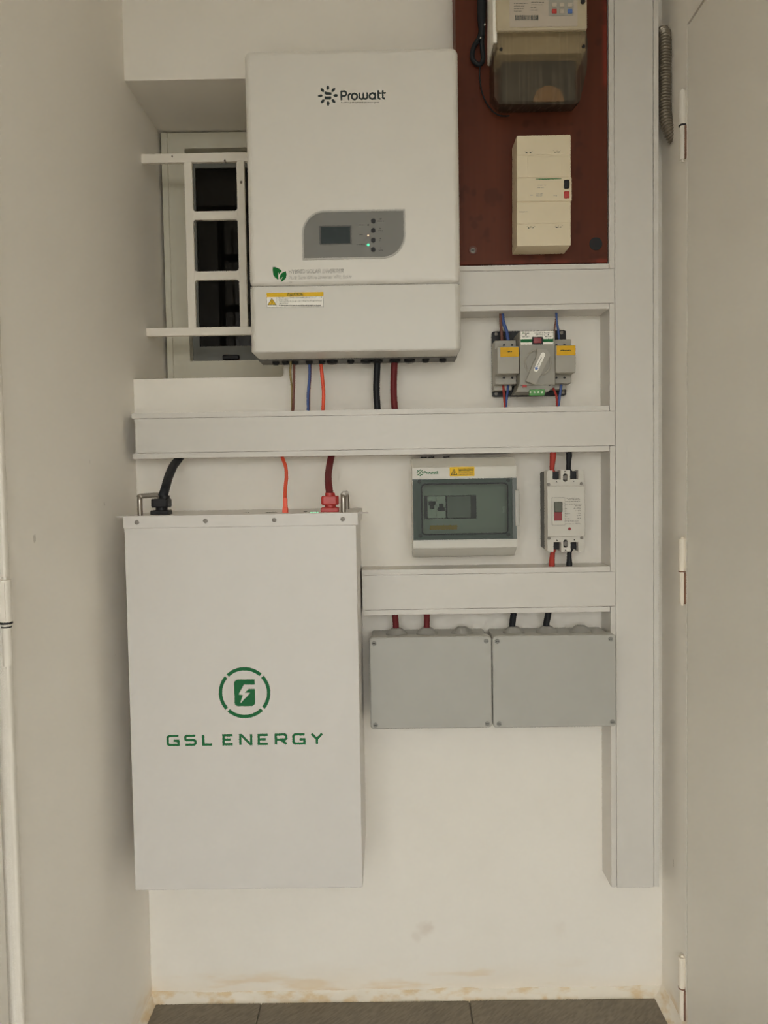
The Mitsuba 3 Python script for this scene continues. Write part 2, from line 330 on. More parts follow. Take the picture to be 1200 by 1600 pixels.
# window in the niche
YW = 0.222
fx0, fz1 = P(251, 300, YW)[0], P(300, 204.5, YW)[1]
fx1, fz0 = NX - 0.001, NZ0
ax0, ax1 = P(292.5, 400, YW)[0], fx1 - 0.03
az0, az1 = P(350, 563.5, YW)[1], P(330, 231.5, YW)[1]
labels["window_1"] = {"kind": "structure", "label": "cream framed window set deep in the wall niche"}
part("window_1", "frame", plate(sbox(fx0 + 0.005, fz0, fx1, fz1 - 0.004).difference(sbox(ax0, az0, ax1, az1)), 0.268, 0.268 - YW), "frame_cream", smooth=False)
part("window_1", "frame_strip", cat(rb(fx0 + 0.005, fx0 + 0.019, YW - 0.005, YW + 0.002, fz0, fz1 - 0.004, 0.002)), "frame_cream")
sx0, sz0, sz1 = P(308, 400, 0.25)[0], P(350, 541, 0.25)[1], P(340, 262, 0.25)[1]
part("window_1", "sash", plate(sbox(ax0 + 0.001, az0 + 0.001, ax1 - 0.001, az1 - 0.012).difference(sbox(sx0, sz0, ax1 - 0.02, sz1)), 0.262, 0.012), "sash_grey", smooth=False)
part("window_1", "pane", bx(sx0 - 0.003, ax1 - 0.017, 0.2555, 0.2565, sz0 - 0.003, sz1 + 0.003), "glass_pane", smooth=False)
x0, x1, z0, z1 = R(348, 554.5, 374, 562.5, 0.245)
part("window_1", "latch", rb(x0, x1, 0.240, 0.2505, z0, z1, 0.003), "black_plastic", label="black latch on the lower sash")
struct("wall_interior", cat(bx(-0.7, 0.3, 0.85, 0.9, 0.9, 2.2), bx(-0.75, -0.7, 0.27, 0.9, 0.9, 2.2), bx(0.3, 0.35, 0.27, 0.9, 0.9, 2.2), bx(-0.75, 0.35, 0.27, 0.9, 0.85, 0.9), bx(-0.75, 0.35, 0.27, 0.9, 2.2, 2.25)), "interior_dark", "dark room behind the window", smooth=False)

# ---------------------------------------------------------------- window grille
YG = 0.096
g = thing("window_grille", "white painted steel grille of square openings across the niche window", "window grille")
ucx = [P(294.5, 290, YG)[0], P(376.5, 300, YG)[0]]
hw = 0.0085
zt = (P(300, 239.5, YG)[1], P(300, 254, YG)[1]); zb = (P(310, 511.5, YG)[1], P(310, 524.5, YG)[1])
xg1 = ucx[1] + 0.066
for zz in (zt, zb):
    part(g, "bar", rb(XL - 0.004, NX + 0.002, YG - 0.002, YG + 0.008, zz[1], zz[0], 0.0015), "bar_white")
for ux in (*ucx, ucx[1] + (ucx[1] - ucx[0])):
    if ux + hw < NX: part(g, "upright", rb(ux - hw, ux + hw, YG - 0.0015, YG + 0.008, zb[0] - 0.002, zt[1] + 0.002, 0.0015), "bar_white")
for pa, pb in ((330, 343), (424, 437)):
    zz = (P(338, pa, YG)[1], P(338, pb, YG)[1]); f = 0.006
    body = sbox(ucx[0] + hw - 0.001, zz[1], ucx[1] - hw + 0.001, zz[0])
    hole = [sbox(ucx[0] + hw, zz[0], ucx[1] - hw, zz[0] + 0.04).buffer(-f).buffer(f), sbox(ucx[0] + hw, zz[1] - 0.04, ucx[1] - hw, zz[1]).buffer(-f).buffer(f)]
    env = sbox(ucx[0] + hw - 0.001, zz[1] - f, ucx[1] - hw + 0.001, zz[0] + f)
    part(g, "rung", plate(env.difference(unary_union(hole)), YG + 0.008, 0.009), "bar_white", smooth=False)

# ---------------------------------------------------------------- cable trunking
FT, LIP, W = -0.065, 0.0098, 0.0025
VX0, VX1 = 0.4325, 0.5270
mid = (P(578, 711, FT)[1], P(578, 640, FT)[1]); low = (P(758, 958.5, FT)[1], P(758, 888, FT)[1]); up = (P(836, 484.5, FT)[1], P(836, 413.5, FT)[1])
def horizontal(x0, lid0, zz, label):
    k = thing("cable_trunking", label, "cable trunking", "white trunking runs on the back wall")
    z0, z1 = zz; x1 = VX0 - 0.001
    base = [bx(x0, x1, -W, 0, z0, z1)]
    for a, b, s in ((z1 - W, z1, -1), (z0, z0 + W, 1)):
        base.append(bx(x0, x1, FT, -W, a, b))
        e = a if s < 0 else b
        base.append(bx(x0, x1, FT, FT + W, min(e, e + s * (LIP - W)), max(e, e + s * (LIP - W))))
        base.append(bx(x0 + (0.006 if lid0 > x0 else 0), x1, FT + 0.0026, FT + 0.004, min(e + s * (LIP - 0.004), e + s * (LIP + 0.004)), max(e + s * (LIP - 0.004), e + s * (LIP + 0.004))))
        e2 = (z1 - 0.016) if s < 0 else (z0 + 0.016)
        base.append(bx(x0 + 0.002, x1, FT + 0.008, FT + 0.010, min(e2, e), max(e2, e)))
    part(k, "base", cat(*base), "plastic_trunk", smooth=False)
    part(k, "lid", cat(rb(lid0, VX0 + LIP - 0.0006, FT - 0.0006, FT + 0.002, z0 + LIP + 0.0008, z1 - LIP - 0.0008, 0.0006, 8)), "plastic_trunk", smooth=40)
    return k
horizontal(P(700, 450, FT)[0], P(700, 450, FT)[0], up, "short white trunking run directly below the brown wooden board")
horizontal(P(206.5, 680, FT)[0], P(212, 680, FT)[0], mid, "long white trunking run crossing the wall below the inverter, open at its left end")
horizontal(P(566, 926, FT)[0], P(566, 926, FT)[0], low, "white trunking run above the two grey junction boxes")
k = thing("cable_trunking", "tall upright white trunking run in the right corner of the wall", "cable trunking", "white trunking runs on the back wall")
zb_ = P(993, 1386, FT)[1]; ztop = 2.335
segs = []; edges = sorted([zb_ + W, ztop, *mid, *low, *up])
free = [(zb_, low[0]), (low[1], mid[0]), (mid[1], up[0]), (up[1], ztop)]
base = [bx(VX0, VX1, -W, 0, zb_, ztop), bx(VX1 - W, VX1, FT, -W, zb_, ztop), bx(VX1 - LIP, VX1 - W, FT, FT + W, zb_, ztop), bx(VX0, VX1, FT + 0.004, 0, zb_, zb_ + W), bx(VX0 + LIP - 0.004, VX0 + LIP + 0.004, FT + 0.0026, FT + 0.004, zb_, ztop), bx(VX1 - LIP - 0.004, VX1 - LIP + 0.004, FT + 0.0026, FT + 0.004, zb_, ztop)]
for a, b in free:
    base += [bx(VX0, VX0 + W, FT, -W, a - LIP * (a > zb_), b + LIP * (b < ztop)), bx(VX0 + W, VX0 + LIP, FT, FT + W, a - LIP * (a > zb_), b + LIP * (b < ztop))]
part(k, "base", cat(*base), "plastic_trunk", smooth=False)
part(k, "lid", rb(VX0 + LIP + 0.0008, VX1 - LIP - 0.0008, FT - 0.0006, FT + 0.002, zb_ - 0.001, ztop, 0.0006, 8), "plastic_trunk", smooth=40)

# ---------------------------------------------------------------- brown board, meter, branch breaker
YB = -0.06
bd0, bd1, bdz = P(711.5, 40, YB)[0], VX0 - 0.0015, P(835, 412, YB)[1]
k = thing("meter_board", "red brown varnished wooden board carrying the electricity meter", "wooden board")
part(k, "panel", rb(bd0, bd1, YB, -0.0005, bdz, 2.335, 0.0012, 8), "board_wood")
part(k, "edge_strip", cat(bx(bd0 + 0.01, bd1 - 0.0005, YB + 0.012, -0.001, bdz - 0.0025, bdz)), "dark_gap", smooth=False)
x, z = P(739, 391, YB)
part(k, "washer", lathe([[0, 0], [0.0085, 0], [0.0085, 0.001], [0.0075, 0.0016], [0, 0.0016]], x, YB, z, "y"), "board_edge")
screw(k, 739, 391.5, YB - 0.0016, 0.0050, name="bolt")
x, z = P(931, 381, YB)
part(k, "knot_hole", lathe([[0, 0], [0.0125, 0], [0.0122, 0.0004], [0, 0.0004]], x, YB, z, "y"), "black_plastic")

mt = thing("electricity_meter", "cream electricity meter with keypad and grimy clear terminal cover on the brown board", "electricity meter")
YM = -0.145
x0, x1, z0, _ = R(775, 0, 918, 47, YM)
part(mt, "body", rb(x0, x1, YM, YB - 0.0004, z0, z0 + 0.19, 0.004), "meter_plastic")
xl = P(770.5, 30, YM)[0]
part(mt, "side_flange", rb(xl, x0 + 0.002, YM + 0.004, YB - 0.0004, P(773, 64, YM)[1], z0 + 0.19, 0.0015), "sticker_white")
part(mt, "name_plate", sticker(796, -60, 902, 42, YM, 0.002, 0.0006), "meter_plate", smooth=False)
part(mt, "barcode", cat(*[sticker(805 + i * 1.25, 24, 805 + i * 1.25 + random.choice((0.5, 0.8, 1.0)), 31.5, YM - 0.0006) for i in range(29)]), "print_dark", smooth=False)
part(mt, "small_print", small_print([(803, 825, 5.5), (803, 819, 9.5), (803, 818, 13.5), (803, 816, 17.5), (830, 850, 3.5), (830, 847, 7.5), (829, 838, 11.5), (829, 840, 16)], YM - 0.0006, 0.8, 3), "print_grey", smooth=False)
kp = part(mt, "keypad", sticker(857, -60, 896, 25, YM - 0.0006, 0.002, 0.0008), "ats_grey_light", smooth=False)
for r_, py in enumerate((-46, -32, -18, -4.5, 8, 18)):
    for c_, px in enumerate((866, 878, 890.5)):
        m_ = "red_plastic" if (r_, c_) == (5, 0) else "blue_key" if (r_, c_) == (5, 2) else "key_beige"
        a0, a1, b0, b1 = R(px - 3.8, py - 3.4, px + 3.8, py + 3.4, YM - 0.0014)
        part(kp, "key", rb(a0, a1, YM - 0.0032, YM - 0.001, b0, b1, 0.001, 6), m_, label={"red_plastic": "red key", "blue_key": "blue key"}.get(m_))
YT = -0.125
x0, x1, z0, z1 = R(777, 47.5, 915, 84, YT)
part(mt, "terminal_block", rb(x0, x1, YT, YB - 0.0004, z0, z1 - 0.0005, 0.002), "meter_plastic")
x0, x1, z0, z1 = R(784, 84, 900, 158, -0.10)
part(mt, "terminal_recess", rb(x0, x1, -0.10, YB - 0.0004, z0, z1, 0.003), "meter_terminal")
cx, cz = P(857, 159, -0.1015)
part(mt, "half_disc", plate(Point(cx, cz).buffer(0.0285, quad_segs=16).intersection(sbox(cx - 0.05, cz, cx + 0.05, cz + 0.05)), -0.10, 0.003), "cork", smooth=False)
def loft(front, back, yf, yb, shrink):
    f = [P(a, b, yf) for a, b in front]; b = [P(a, c, yb) for a, c in back]
    o = m3.Manifold.hull_points(np.array([(x, yf, z) for x, z in f] + [(x, yb, z) for x, z in b]))
    fs = Polygon(f).buffer(-shrink, join_style="mitre"); bs = Polygon(b).buffer(-shrink, join_style="mitre")
    i = m3.Manifold.hull_points(np.array([(x, yf + shrink, z) for x, z in fs.exterior.coords] + [(x, yb + 0.003, z) for x, z in bs.exterior.coords]))
    return cat(o - i)
def sheet(front, back, yf, yb):
    """One thin clear moulding: front face and its sides, open at the back."""
    f = np.array([(P(a, b, yf)[0], yf, P(a, b, yf)[1]) for a, b in front]); b = np.array([(P(a, c, yb)[0], yb, P(a, c, yb)[1]) for a, c in back]); n = len(f)
    V = np.vstack([f, b, f.mean(0, keepdims=True)]); F = []
    for i in range(n):
        j = (i + 1) % n; F += [[2 * n, j, i], [i, j, n + j], [i, n + j, n + i]]
    m = trimesh.Trimesh(V, F, process=False); return m
frontc = [(777, 50), (916, 47), (918, 64), (917, 108), (906, 158), (898, 163), (780, 163), (772, 150), (771, 70)]
backc = [(771, 52), (909, 50), (911, 66), (910, 112), (899, 165), (893, 174), (778, 177), (765, 160), (764, 74)]
part(mt, "terminal_cover", sheet(frontc, backc, -0.138, YB - 0.0005), "grimy_clear", smooth=25, label="grimy clear plastic cover")
for px, py in ((783, 76.5), (912, 72)):
    part(mt, "cover_screw", disc(px, py, 0.0030, -0.138, -0.1400), "black_plastic")
part(mt, "seal_knob", disc(911, 1.5, 0.004, YM, YM - 0.003), "black_plastic")

mw = thing("meter_cable", "black cable coiled in a loop on the brown board left of the meter", "cable")
q = lambda px, py, y=-0.008:  (P(px, py, YB + y)[0], YB + y, P(px, py, YB + y)[1])
part(mw, "loop", tube([q(754.5, -30), q(754.5, 5), q(754, 40), q(753, 70), q(755, 92), q(748.5, 101), q(738.5, 92), q(740, 74), q(750, 56), q(752, 30), q(753, 0), q(754.5, -30)], 0.0045), "black_rubber")
part(mw, "bundle", tube([q(753, -30, -0.012), q(752.5, 0, -0.012), q(752.5, 30, -0.012), q(753, 58, -0.010)], [0.0085, 0.0085, 0.008, 0.005]), "black_rubber")
part(mw, "wire", tube([q(750, 100), q(749.5, 120), q(752.5, 142), q(759, 159), q(770, 174), q(783, 181), q(796, 181)], 0.0013, 8), "black_rubber")
part(mw, "cable_tie", cat(tube([q(756.5, 40, -0.016), q(758, 37, -0.0165)], 0.0012, 8), tube([q(750.5, 60, -0.014), q(751.5, 58, -0.014)], 0.0012, 8)), "sticker_white")

bb = thing("supply_breaker", "cream supply circuit breaker with black and red buttons on the brown board below the meter", "circuit breaker")
YC = -0.115
rows = [(212, 242.8), (243.2, 278.1), (278.5, 315.8), (316.2, 349.8), (350.2, 385)]
for i, (a, b) in enumerate(rows):
    x0, x1, z0, z1 = R(807.5, a - 1, 892, b - 1, YC)
    pr = 0.0015 if i == 2 else 0
    part(bb, ("terminal_cover", "upper_housing", "middle_housing", "lower_housing", "terminal_cover")[i], rb(x0, x1 + pr, YC - pr, YB, z0, z1, 0.0012, 8), "cream_plastic")
x0, x1, z0, z1 = R(808.5, 214, 891, 384, YC)
part(bb, "core", bx(x0, x1, YC + 0.0005, YB - 0.001, z0, z1), "cream_plastic", smooth=False)
x0, x1, z0, z1 = R(824.5, 244.5, 876.5, 277, YC)
part(bb, "raised_panel", rb(x0, x1, YC - 0.0006, YC + 0.002, z0, z1, 0.0004, 6), "cream_plastic")
part(bb, "label_plate", sticker(825, 280, 877, 311, YC - 0.0015, 0, 0.0002), "cream_plastic", smooth=False)
part(bb, "green_line", plate(Polygon([P(837, 280.2, YC - .0017), P(850, 280.8, YC - .0017), P(877, 279.6, YC - .0017), P(877, 278.9, YC - .0017), P(862, 279.2, YC - .0017), P(837, 279.6, YC - .0017)]).buffer(0.0002), YC - 0.0016, 0.0004), "print_green", smooth=False)
part(bb, "small_print", cat(small_print([(840, 854, 289.5), (840, 850, 293.5), (838, 848, 303), (838, 848, 306), (829, 833, 305), (865, 870, 306), (811, 824, 331)], YC - 0.0017, 0.7, 5)), "print_light_grey", smooth=False)
def mark(px, py): return [sticker(px - 4.5, py - .5, px - 2, py + .8, YC), sticker(px + 1.8, py - .7, px + 4.2, py + .6, YC), sticker(px - .3, py - 2.5, px + .3, py + .5, YC), sticker(px - 6, py - 2.4, px - 5.2, py - 1.8, YC), sticker(px + 5.2, py - 2.6, px + 6, py - 2.0, YC)]
part(bb, "screw_mark", cat(*mark(826, 238.5), *mark(870.5, 237.5), *mark(829.5, 356), *mark(873, 355)), "print_dark", smooth=False)
for (a, b, c, d), m_, lb in (((881.5, 280.5, 890, 294), "black_plastic", "black push button"), ((881.5, 298.5, 890, 309), "red_plastic", "red push button")):
    x0, x1, z0, z1 = R(a, b, c, d, YC - 0.004); part(bb, "button", rb(x0, x1, YC - 0.0042, YC, z0, z1, 0.0014, 8), m_, label=lb)

# ---------------------------------------------------------------- inverter
YI = -0.14
iv = thing("solar_inverter", "large white wall mounted solar inverter with a grey display panel", "solar inverter")
x0, x1 = P(381, 90, YI)[0] + 0.0004, P(718, 300, YI)[0]
x0, x1 = -0.2472, 0.1395
zt_, zs, zb0 = P(548, 74.5, YI)[1], P(550, 446, YI)[1], P(555, 548.5, YI)[1]
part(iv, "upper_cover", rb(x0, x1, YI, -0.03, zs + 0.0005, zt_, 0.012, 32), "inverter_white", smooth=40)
# the lower cover: rounded sides, its bottom edge slopes back
r = 0.012
def ring(xa, xb, ya, yb, z, rr):
    return [(px_, py_, z) for px_, py_ in list(rrect(xa, xb, ya, yb, rr, 8).exterior.coords)[:-1]]
lowm = m3.Manifold.hull_points(np.array(ring(x0, x1, YI, -0.03, zs - 0.0005, r) + ring(x0, x1, YI, -0.03, zb0 + 0.003, r) + ring(x0 + 0.004, x1 - 0.003, YI + 0.006, -0.03, zb0 - 0.0005, r)))
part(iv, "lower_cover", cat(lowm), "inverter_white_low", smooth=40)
part(iv, "seam", rb(x0 + 0.002, x1 - 0.002, YI + 0.002, -0.03, zs - 0.002, zs + 0.002, 0.010, 24), "panel_rim")
part(iv, "back_housing", bx(x0 + 0.012, x1 - 0.012, -0.04, -0.0005, zb0 + 0.004, zt_ - 0.012), "sash_grey", smooth=False)
tp0, tp1 = P(404, 562, -0.06)[0], P(714, 558, -0.06)[0]
tpl = part(iv, "terminal_plate", bx(tp0, tp1, -0.062, -0.004, zb0 - 0.0025, zb0 + 0.002), "gland_plate", smooth=False)
for px in (431, 446, 461, 483, 503, 519, 548, 572, 589, 617, 640, 665, 692):
    x = P(px, 562, -0.045)[0]; w = 0.011 if px in (589, 617, 519, 572, 640) else 0.007
    part(tpl, "gland", lathe([[0, 0], [w * 0.7, 0], [w, 0.003], [w, 0.008], [0, 0.008]], x, -0.045, zb0 - 0.0090, "z", 18), "black_plastic")
# logo and lettering on the upper cover
c0 = P(512.5, 149.5, YI); s = PXS(YI); shapes = []
for i in range(8):
    a = i * math.pi / 4; e = affinity.scale(Point(0, 0).buffer(1, quad_segs=8), 3.4 * s, 2.1 * s)
    e = affinity.translate(affinity.rotate(e, math.degrees(a), origin=(0, 0)), 11.8 * s * math.cos(a), 11.8 * s * math.sin(a)); shapes.append(affinity.translate(e, *c0))
for dz, sgn in ((3.4, -1), (-3.4, 1)):
    shapes.append(affinity.translate(Polygon([(-4.8 * s, (dz + sgn * -1.0 + 1.2) * s), (-4.2 * s, (dz + 1.9) * s), (4.8 * s, (dz + 1.0 if sgn < 0 else dz + 1.9) * s), (4.8 * s, (dz - 1.9 if sgn < 0 else dz - 0.4) * s), (3.6 * s, (dz - 1.9) * s), (-4.8 * s, (dz - 1.0 if sgn < 0 else dz - 1.9) * s)]).convex_hull.buffer(0.4 * s), *c0))
part(iv, "emblem", plate(unary_union(shapes), YI, PRINT), "print_dark", smooth=False, label="dark sunburst emblem")
# rounded lower case lettering drawn as strokes, 0..1 in height of the x-height
def strokes(lines, px0, pyb, unit, w, y, cap="round", join="round"):
    """Lines in letter units, u to the right, v up, from the baseline point; unit in pixels."""
    x0_, z0_ = P(px0, pyb, y); k_ = unit * PXS(y)
    g_ = unary_union([LineString(l).buffer(w / 2, cap_style=cap, join_style=join, quad_segs=6) for l in lines])
    g_ = affinity.translate(affinity.scale(g_, k_, k_, origin=(0, 0)), x0_, z0_); return plate(g_, y, PRINT)
def arc(cx, cy, r_, a0, a1, n=18, ry=None): return [(cx + r_ * math.cos(math.radians(a0 + (a1 - a0) * i / n)), cy + (ry or r_) * math.sin(math.radians(a0 + (a1 - a0) * i / n))) for i in range(n + 1)]
def prowatt():
    L = [[(0, 0), (0, 1.42), *arc(0.5, 1.02, 0.4, 90, -90), (0, 0.62)]]
    L += [[(1.28, 0), (1.28, 0.62), *arc(1.62, 0.62, 0.34, 180, 95, 8)]]
    L += [arc(2.32, 0.49, 0.5, 0, 360, 28)]
    L += [[(3.2, 1.0), (3.2, 0.38), *arc(3.55, 0.36, 0.35, 180, 360, 12), (3.9, 1.0)], [(3.9, 0.38), *arc(4.25, 0.36, 0.35, 180, 360, 12), (4.6, 1.0)]]
    L += [arc(5.5, 0.49, 0.5, 20, 340, 24), [(6.0, 0.0), (6.0, 0.98)]]
    L += [[(6.55, 1.35), (6.55, 0.3), *arc(6.85, 0.3, 0.3, 180, 270, 8)], [(6.55, 0.98), (6.95, 0.98)]]
    L += [[(7.35, 1.35), (7.35, 0.3), *arc(7.65, 0.3, 0.3, 180, 270, 8)], [(7.35, 0.98), (7.75, 0.98)]]
    return L
part(iv, "lettering", strokes(prowatt(), 533.5, 155.5, 8.6, 0.30, YI), "print_dark", smooth=False)
part(iv, "small_lettering", small_print([(533, 592, 160.3)], YI, 1.5, 4), "print_grey", smooth=False)
# display panel
def panel_outline(a0, b0, a1, b1, rr, y):
    x0_, x1_, z0_, z1_ = R(a0, b0, a1, b1, y); rr *= PXS(y)
    return Polygon([(x0_, z0_), *[(x1_ - rr + rr * math.cos(t), z0_ + rr + rr * math.sin(t)) for t in np.linspace(-math.pi / 2, 0, 14)], (x1_, z1_),
                    *[(x0_ + rr + rr * math.cos(t), z1_ - rr + rr * math.sin(t)) for t in np.linspace(math.pi / 2, math.pi, 14)]])
dp = part(iv, "display_panel", plate(panel_outline(474.5, 331, 631, 402.5, 33, YI), YI, 0.0012), "panel_grey", smooth=False, label="grey control panel with two rounded corners")
part(dp, "rim", plate(panel_outline(472, 328.5, 633.5, 405, 35.5, YI).difference(panel_outline(474.6, 331.1, 630.9, 402.4, 33, YI)), YI, 0.0018), "panel_rim", smooth=False)
part(dp, "screen_bezel", sticker(499, 352.5, 549.5, 382, YI - 0.0012, 0.0005, 0.0006), "mccb_base", smooth=False)
part(dp, "screen", sticker(501.5, 354.5, 547, 380.5, YI - 0.0018, 0, 0.0003), "screen", smooth=False, label="dark display screen")
for py in (345, 359.7, 374.9, 389.7):
    part(dp, "button", disc(583.2, py, 0.0041, YI - 0.0012, YI - 0.0030), "black_plastic")
part(dp, "indicator", disc(575.2, 351.6, 0.0014, YI - 0.0012, YI - 0.0016, 12), "black_plastic")
lamp(dp, "indicator", disc(575.3, 367.8, 0.0012, YI - 0.0012, YI - 0.0016, 12), [0.20, 0.085, 0.045], label="orange indicator light")
lamp(dp, "indicator", disc(575.3, 382.5, 0.0024, YI - 0.0012, YI - 0.0016, 14), [0.006, 0.060, 0.028], label="green indicator light")
part(dp, "small_print", small_print([(560, 569, 351.5), (561, 568, 366.8), (557.5, 570, 382.0), (590, 600, 345.5), (593, 596, 342), (591, 599, 360.5), (593.5, 595.5, 357), (593.3, 595.6, 372.8), (592.8, 596, 376), (593, 596, 387.3), (591.5, 598, 391)], YI - 0.0012, 0.8, 6), "black", smooth=False)
def leafshape(base, tip, w):
    b, t = np.array(base, float), np.array(tip, float); d = t - b; n_ = np.array([-d[1], d[0]]) / np.linalg.norm(d)
    L_ = [b + d * u + n_ * w * math.sin(math.pi * u ** 0.75) for u in np.linspace(0, 1, 12)] + [b + d * u - n_ * w * math.sin(math.pi * u ** 0.75) for u in np.linspace(1, 0, 12)]
    return Polygon([P(a, c, YI) for a, c in L_]).buffer(0)
lf = Polygon([P(a, b, YI) for a, b in ((426.2, 417.2), (430, 417.3), (435, 419.2), (439.5, 422.5), (440.2, 424), (437.5, 426.5), (436, 429), (434.3, 424.2), (434.8, 431), (435.1, 437.6), (430, 434), (427.2, 429.5), (426.2, 424))])
lf2 = Polygon([P(a, b, YI) for a, b in ((446.6, 424.1), (447.8, 429), (446.8, 434), (444, 437.8), (440.6, 440), (438.6, 439.6), (440, 436), (442.6, 431.6), (439, 435), (437, 438), (436.6, 433), (438.6, 428.6), (442, 425.6))])
part(iv, "leaf_emblem", plate(unary_union([lf, lf2]), YI, PRINT), "leaf_green", smooth=False, label="two green leaves")
part(iv, "type_lettering", cat(text("HYBRID SOLAR INVERTER", 451.5, 427.7, 537, 6.0, YI)), "print_grey", smooth=False)
part(iv, "type_lettering", cat(text("Pure Sine Wave Inverter With Solar", 451.5, 436.7, 550, 5.4, YI), sticker(452.5, 440.8, 456.5, 441.5, YI)), "print_light_grey", smooth=False)
cs = part(iv, "caution_label", sticker(416.5, 457, 505.5, 480, YI, 0, 0.0003), "sticker_white", smooth=False, label="yellow and white caution label")
YS = YI - 0.0003
part(cs, "yellow_band", sticker(416.5, 457, 505.5, 463.6, YS), "sticker_yellow", smooth=False)
part(cs, "border", cat(sticker(416.5, 479.4, 505.5, 480, YS), sticker(416.5, 463.6, 417.0, 480, YS), sticker(505, 463.6, 505.5, 480, YS), sticker(432.2, 464, 432.6, 479.6, YS)), "print_light_grey", smooth=False)
part(cs, "triangle", plate(poly([(424.8, 466.8), (418.8, 476.2), (431, 475.8)], YS).buffer(0.0004), YS, PRINT), "sticker_yellow", smooth=False)
part(cs, "triangle_mark", plate(unary_union([poly([(424.8, 466.4), (418.2, 476.6), (431.6, 476.2)], YS).exterior.buffer(0.00035), LineString([P(425.4, 468.5, YS), P(424, 471.7, YS), P(425.6, 471.9, YS), P(424.6, 475, YS)]).buffer(0.0004)]), YS - PRINT, PRINT), "print_dark", smooth=False)
part(cs, "lettering", text("CAUTION", 449, 462.8, 473.5, 4.6, YS - PRINT, True), "print_dark", smooth=False)
part(cs, "small_print", cat(text("DO NOT DISCONNECT BATTERIES WHILE THE UNIT IS IN", 435.5, 466.6, 503.5, 1.9, YS), text("OPERATION", 435.5, 469.4, 450, 1.9, YS), text("THIS UNIT SHOULD ONLY BE OPERATED BY AUTHORIZED", 435.5, 472.1, 503.5, 1.9, YS), text("PERSONNEL", 435.5, 475.2, 450, 1.9, YS), small_print([(435.5, 501, 477.4)], YS, 1.4, 8)), "print_dark", smooth=False)

# cables between inverter and trunking
YK = -0.045
CABLE_GROUPS = {"power_cable": "thin wires below the inverter", "data_cable": "orange data cables", "battery_cable": "thick battery cables", "switch_wire": "wires at the transfer switch", "breaker_cable": "cables at the battery breaker", "junction_cable": "cables into the junction boxes"}
def cable(name, label, pts, r, m_, y=YK, group=None, sides=12):
    P3 = []
    for t in pts:
        yy = t[2] if len(t) > 2 else y; x_, z_ = P(t[0], t[1], yy); P3.append((x_, yy, z_))
    return single(name, tube(P3, r, sides), m_, label, "cable", group or CABLE_GROUPS.get(name))
cable("power_cable", "thin yellow green wire hanging from the inverter's bottom, leftmost of its cables", [(454.5, 561), (453.8, 585), (456.5, 612), (456.5, 642)], 0.0021, "cable_yellow_green")
cable("power_cable", "thin brown and purple wire close beside the yellow green wire under the inverter", [(459.5, 561), (459.3, 580), (459, 605), (457.8, 642)], 0.0026, "cable_brown", y=-0.047)
cable("power_cable", "thin blue wire between the brown wire and the orange data cable under the inverter", [(483.5, 561), (483.5, 590), (481.3, 615), (481.3, 642)], 0.0026, "cable_blue")
cable("power_cable", "thin brown wire running right beside the blue wire under the inverter", [(485.5, 561), (485, 590), (483.4, 615), (483.2, 642)], 0.0018, "cable_brown", y=-0.042)
cable("data_cable", "orange data cable between the inverter's bottom and the long trunking", [(501, 560), (503, 585), (505.5, 612), (504.8, 642)], 0.0034, "cable_orange")
cable("battery_cable", "thick black cable between the inverter's bottom and the long trunking", [(590, 558), (588.8, 585), (588.2, 612), (590, 642)], 0.0066, "black_rubber")
cable("battery_cable", "thick dark red cable between the inverter's bottom and the long trunking", [(616.8, 558), (615.4, 585), (615, 612), (617, 642)], 0.0066, "cable_red_dark")

# ---------------------------------------------------------------- battery
YA = -0.215
bt = thing("battery_cabinet", "large white battery cabinet with a green emblem standing off the wall at lower left", "battery")
bx0, bx1 = -0.4640, -0.0560
zt_, zb_2 = P(376, 803.5, YA)[1], P(386, 1389.5, YA)[1]
part(bt, "body", rb(bx0, bx1, YA, -0.0005, zb_2, zt_ - 0.004, 0.0015, 8), "battery_white")
zl = P(376, 823.5, YA)[1]
part(bt, "top_panel", cat(rb(bx0 - 0.0015, bx1 + 0.0035, YA - 0.0014, -0.002, zl, zt_, 0.0015, 8), rb(P(180.5, 806, YA)[0], P(575, 798, YA)[0], YA + 0.018, YA + 0.023, zt_ - 0.003, zt_ - 0.0005, 0.001, 8), rb(P(180.5, 806, YA)[0], P(575, 798, YA)[0], YA + 0.002, YA + 0.020, zt_ - 0.0024, zt_ - 0.0002, 0.001, 8)), "battery_white")
for px, py in ((214, 816.3), (321, 814), (428.4, 812.5), (535.5, 811)):
    screw(bt, px, py, YA - 0.0014, 0.0040)
def at_(px, py, y): x_, z_ = P(px, py, y); return (x_, y, z_)
for px, ys in ((218.5, YA + 0.018), (536.5, YA + 0.018)):
    x_ = P(px, 790, ys)[0]; zh = P(px, 775.5, ys)[1] if px < 300 else P(px, 772.5, ys)[1]; ye = -0.075
    part(bt, "handle", tube([(x_, ys, zt_ - 0.002), (x_, ys, zh - 0.008), (x_, ys + 0.0024, zh - 0.0024), (x_, ys + 0.008, zh), (x_, ye - 0.008, zh), (x_, ye - 0.0024, zh - 0.0024), (x_, ye, zh - 0.008), (x_, ye, zt_ - 0.002)], 0.0047, 12, 0.002), "steel", label="chrome handle")
yt_ = YA + 0.03
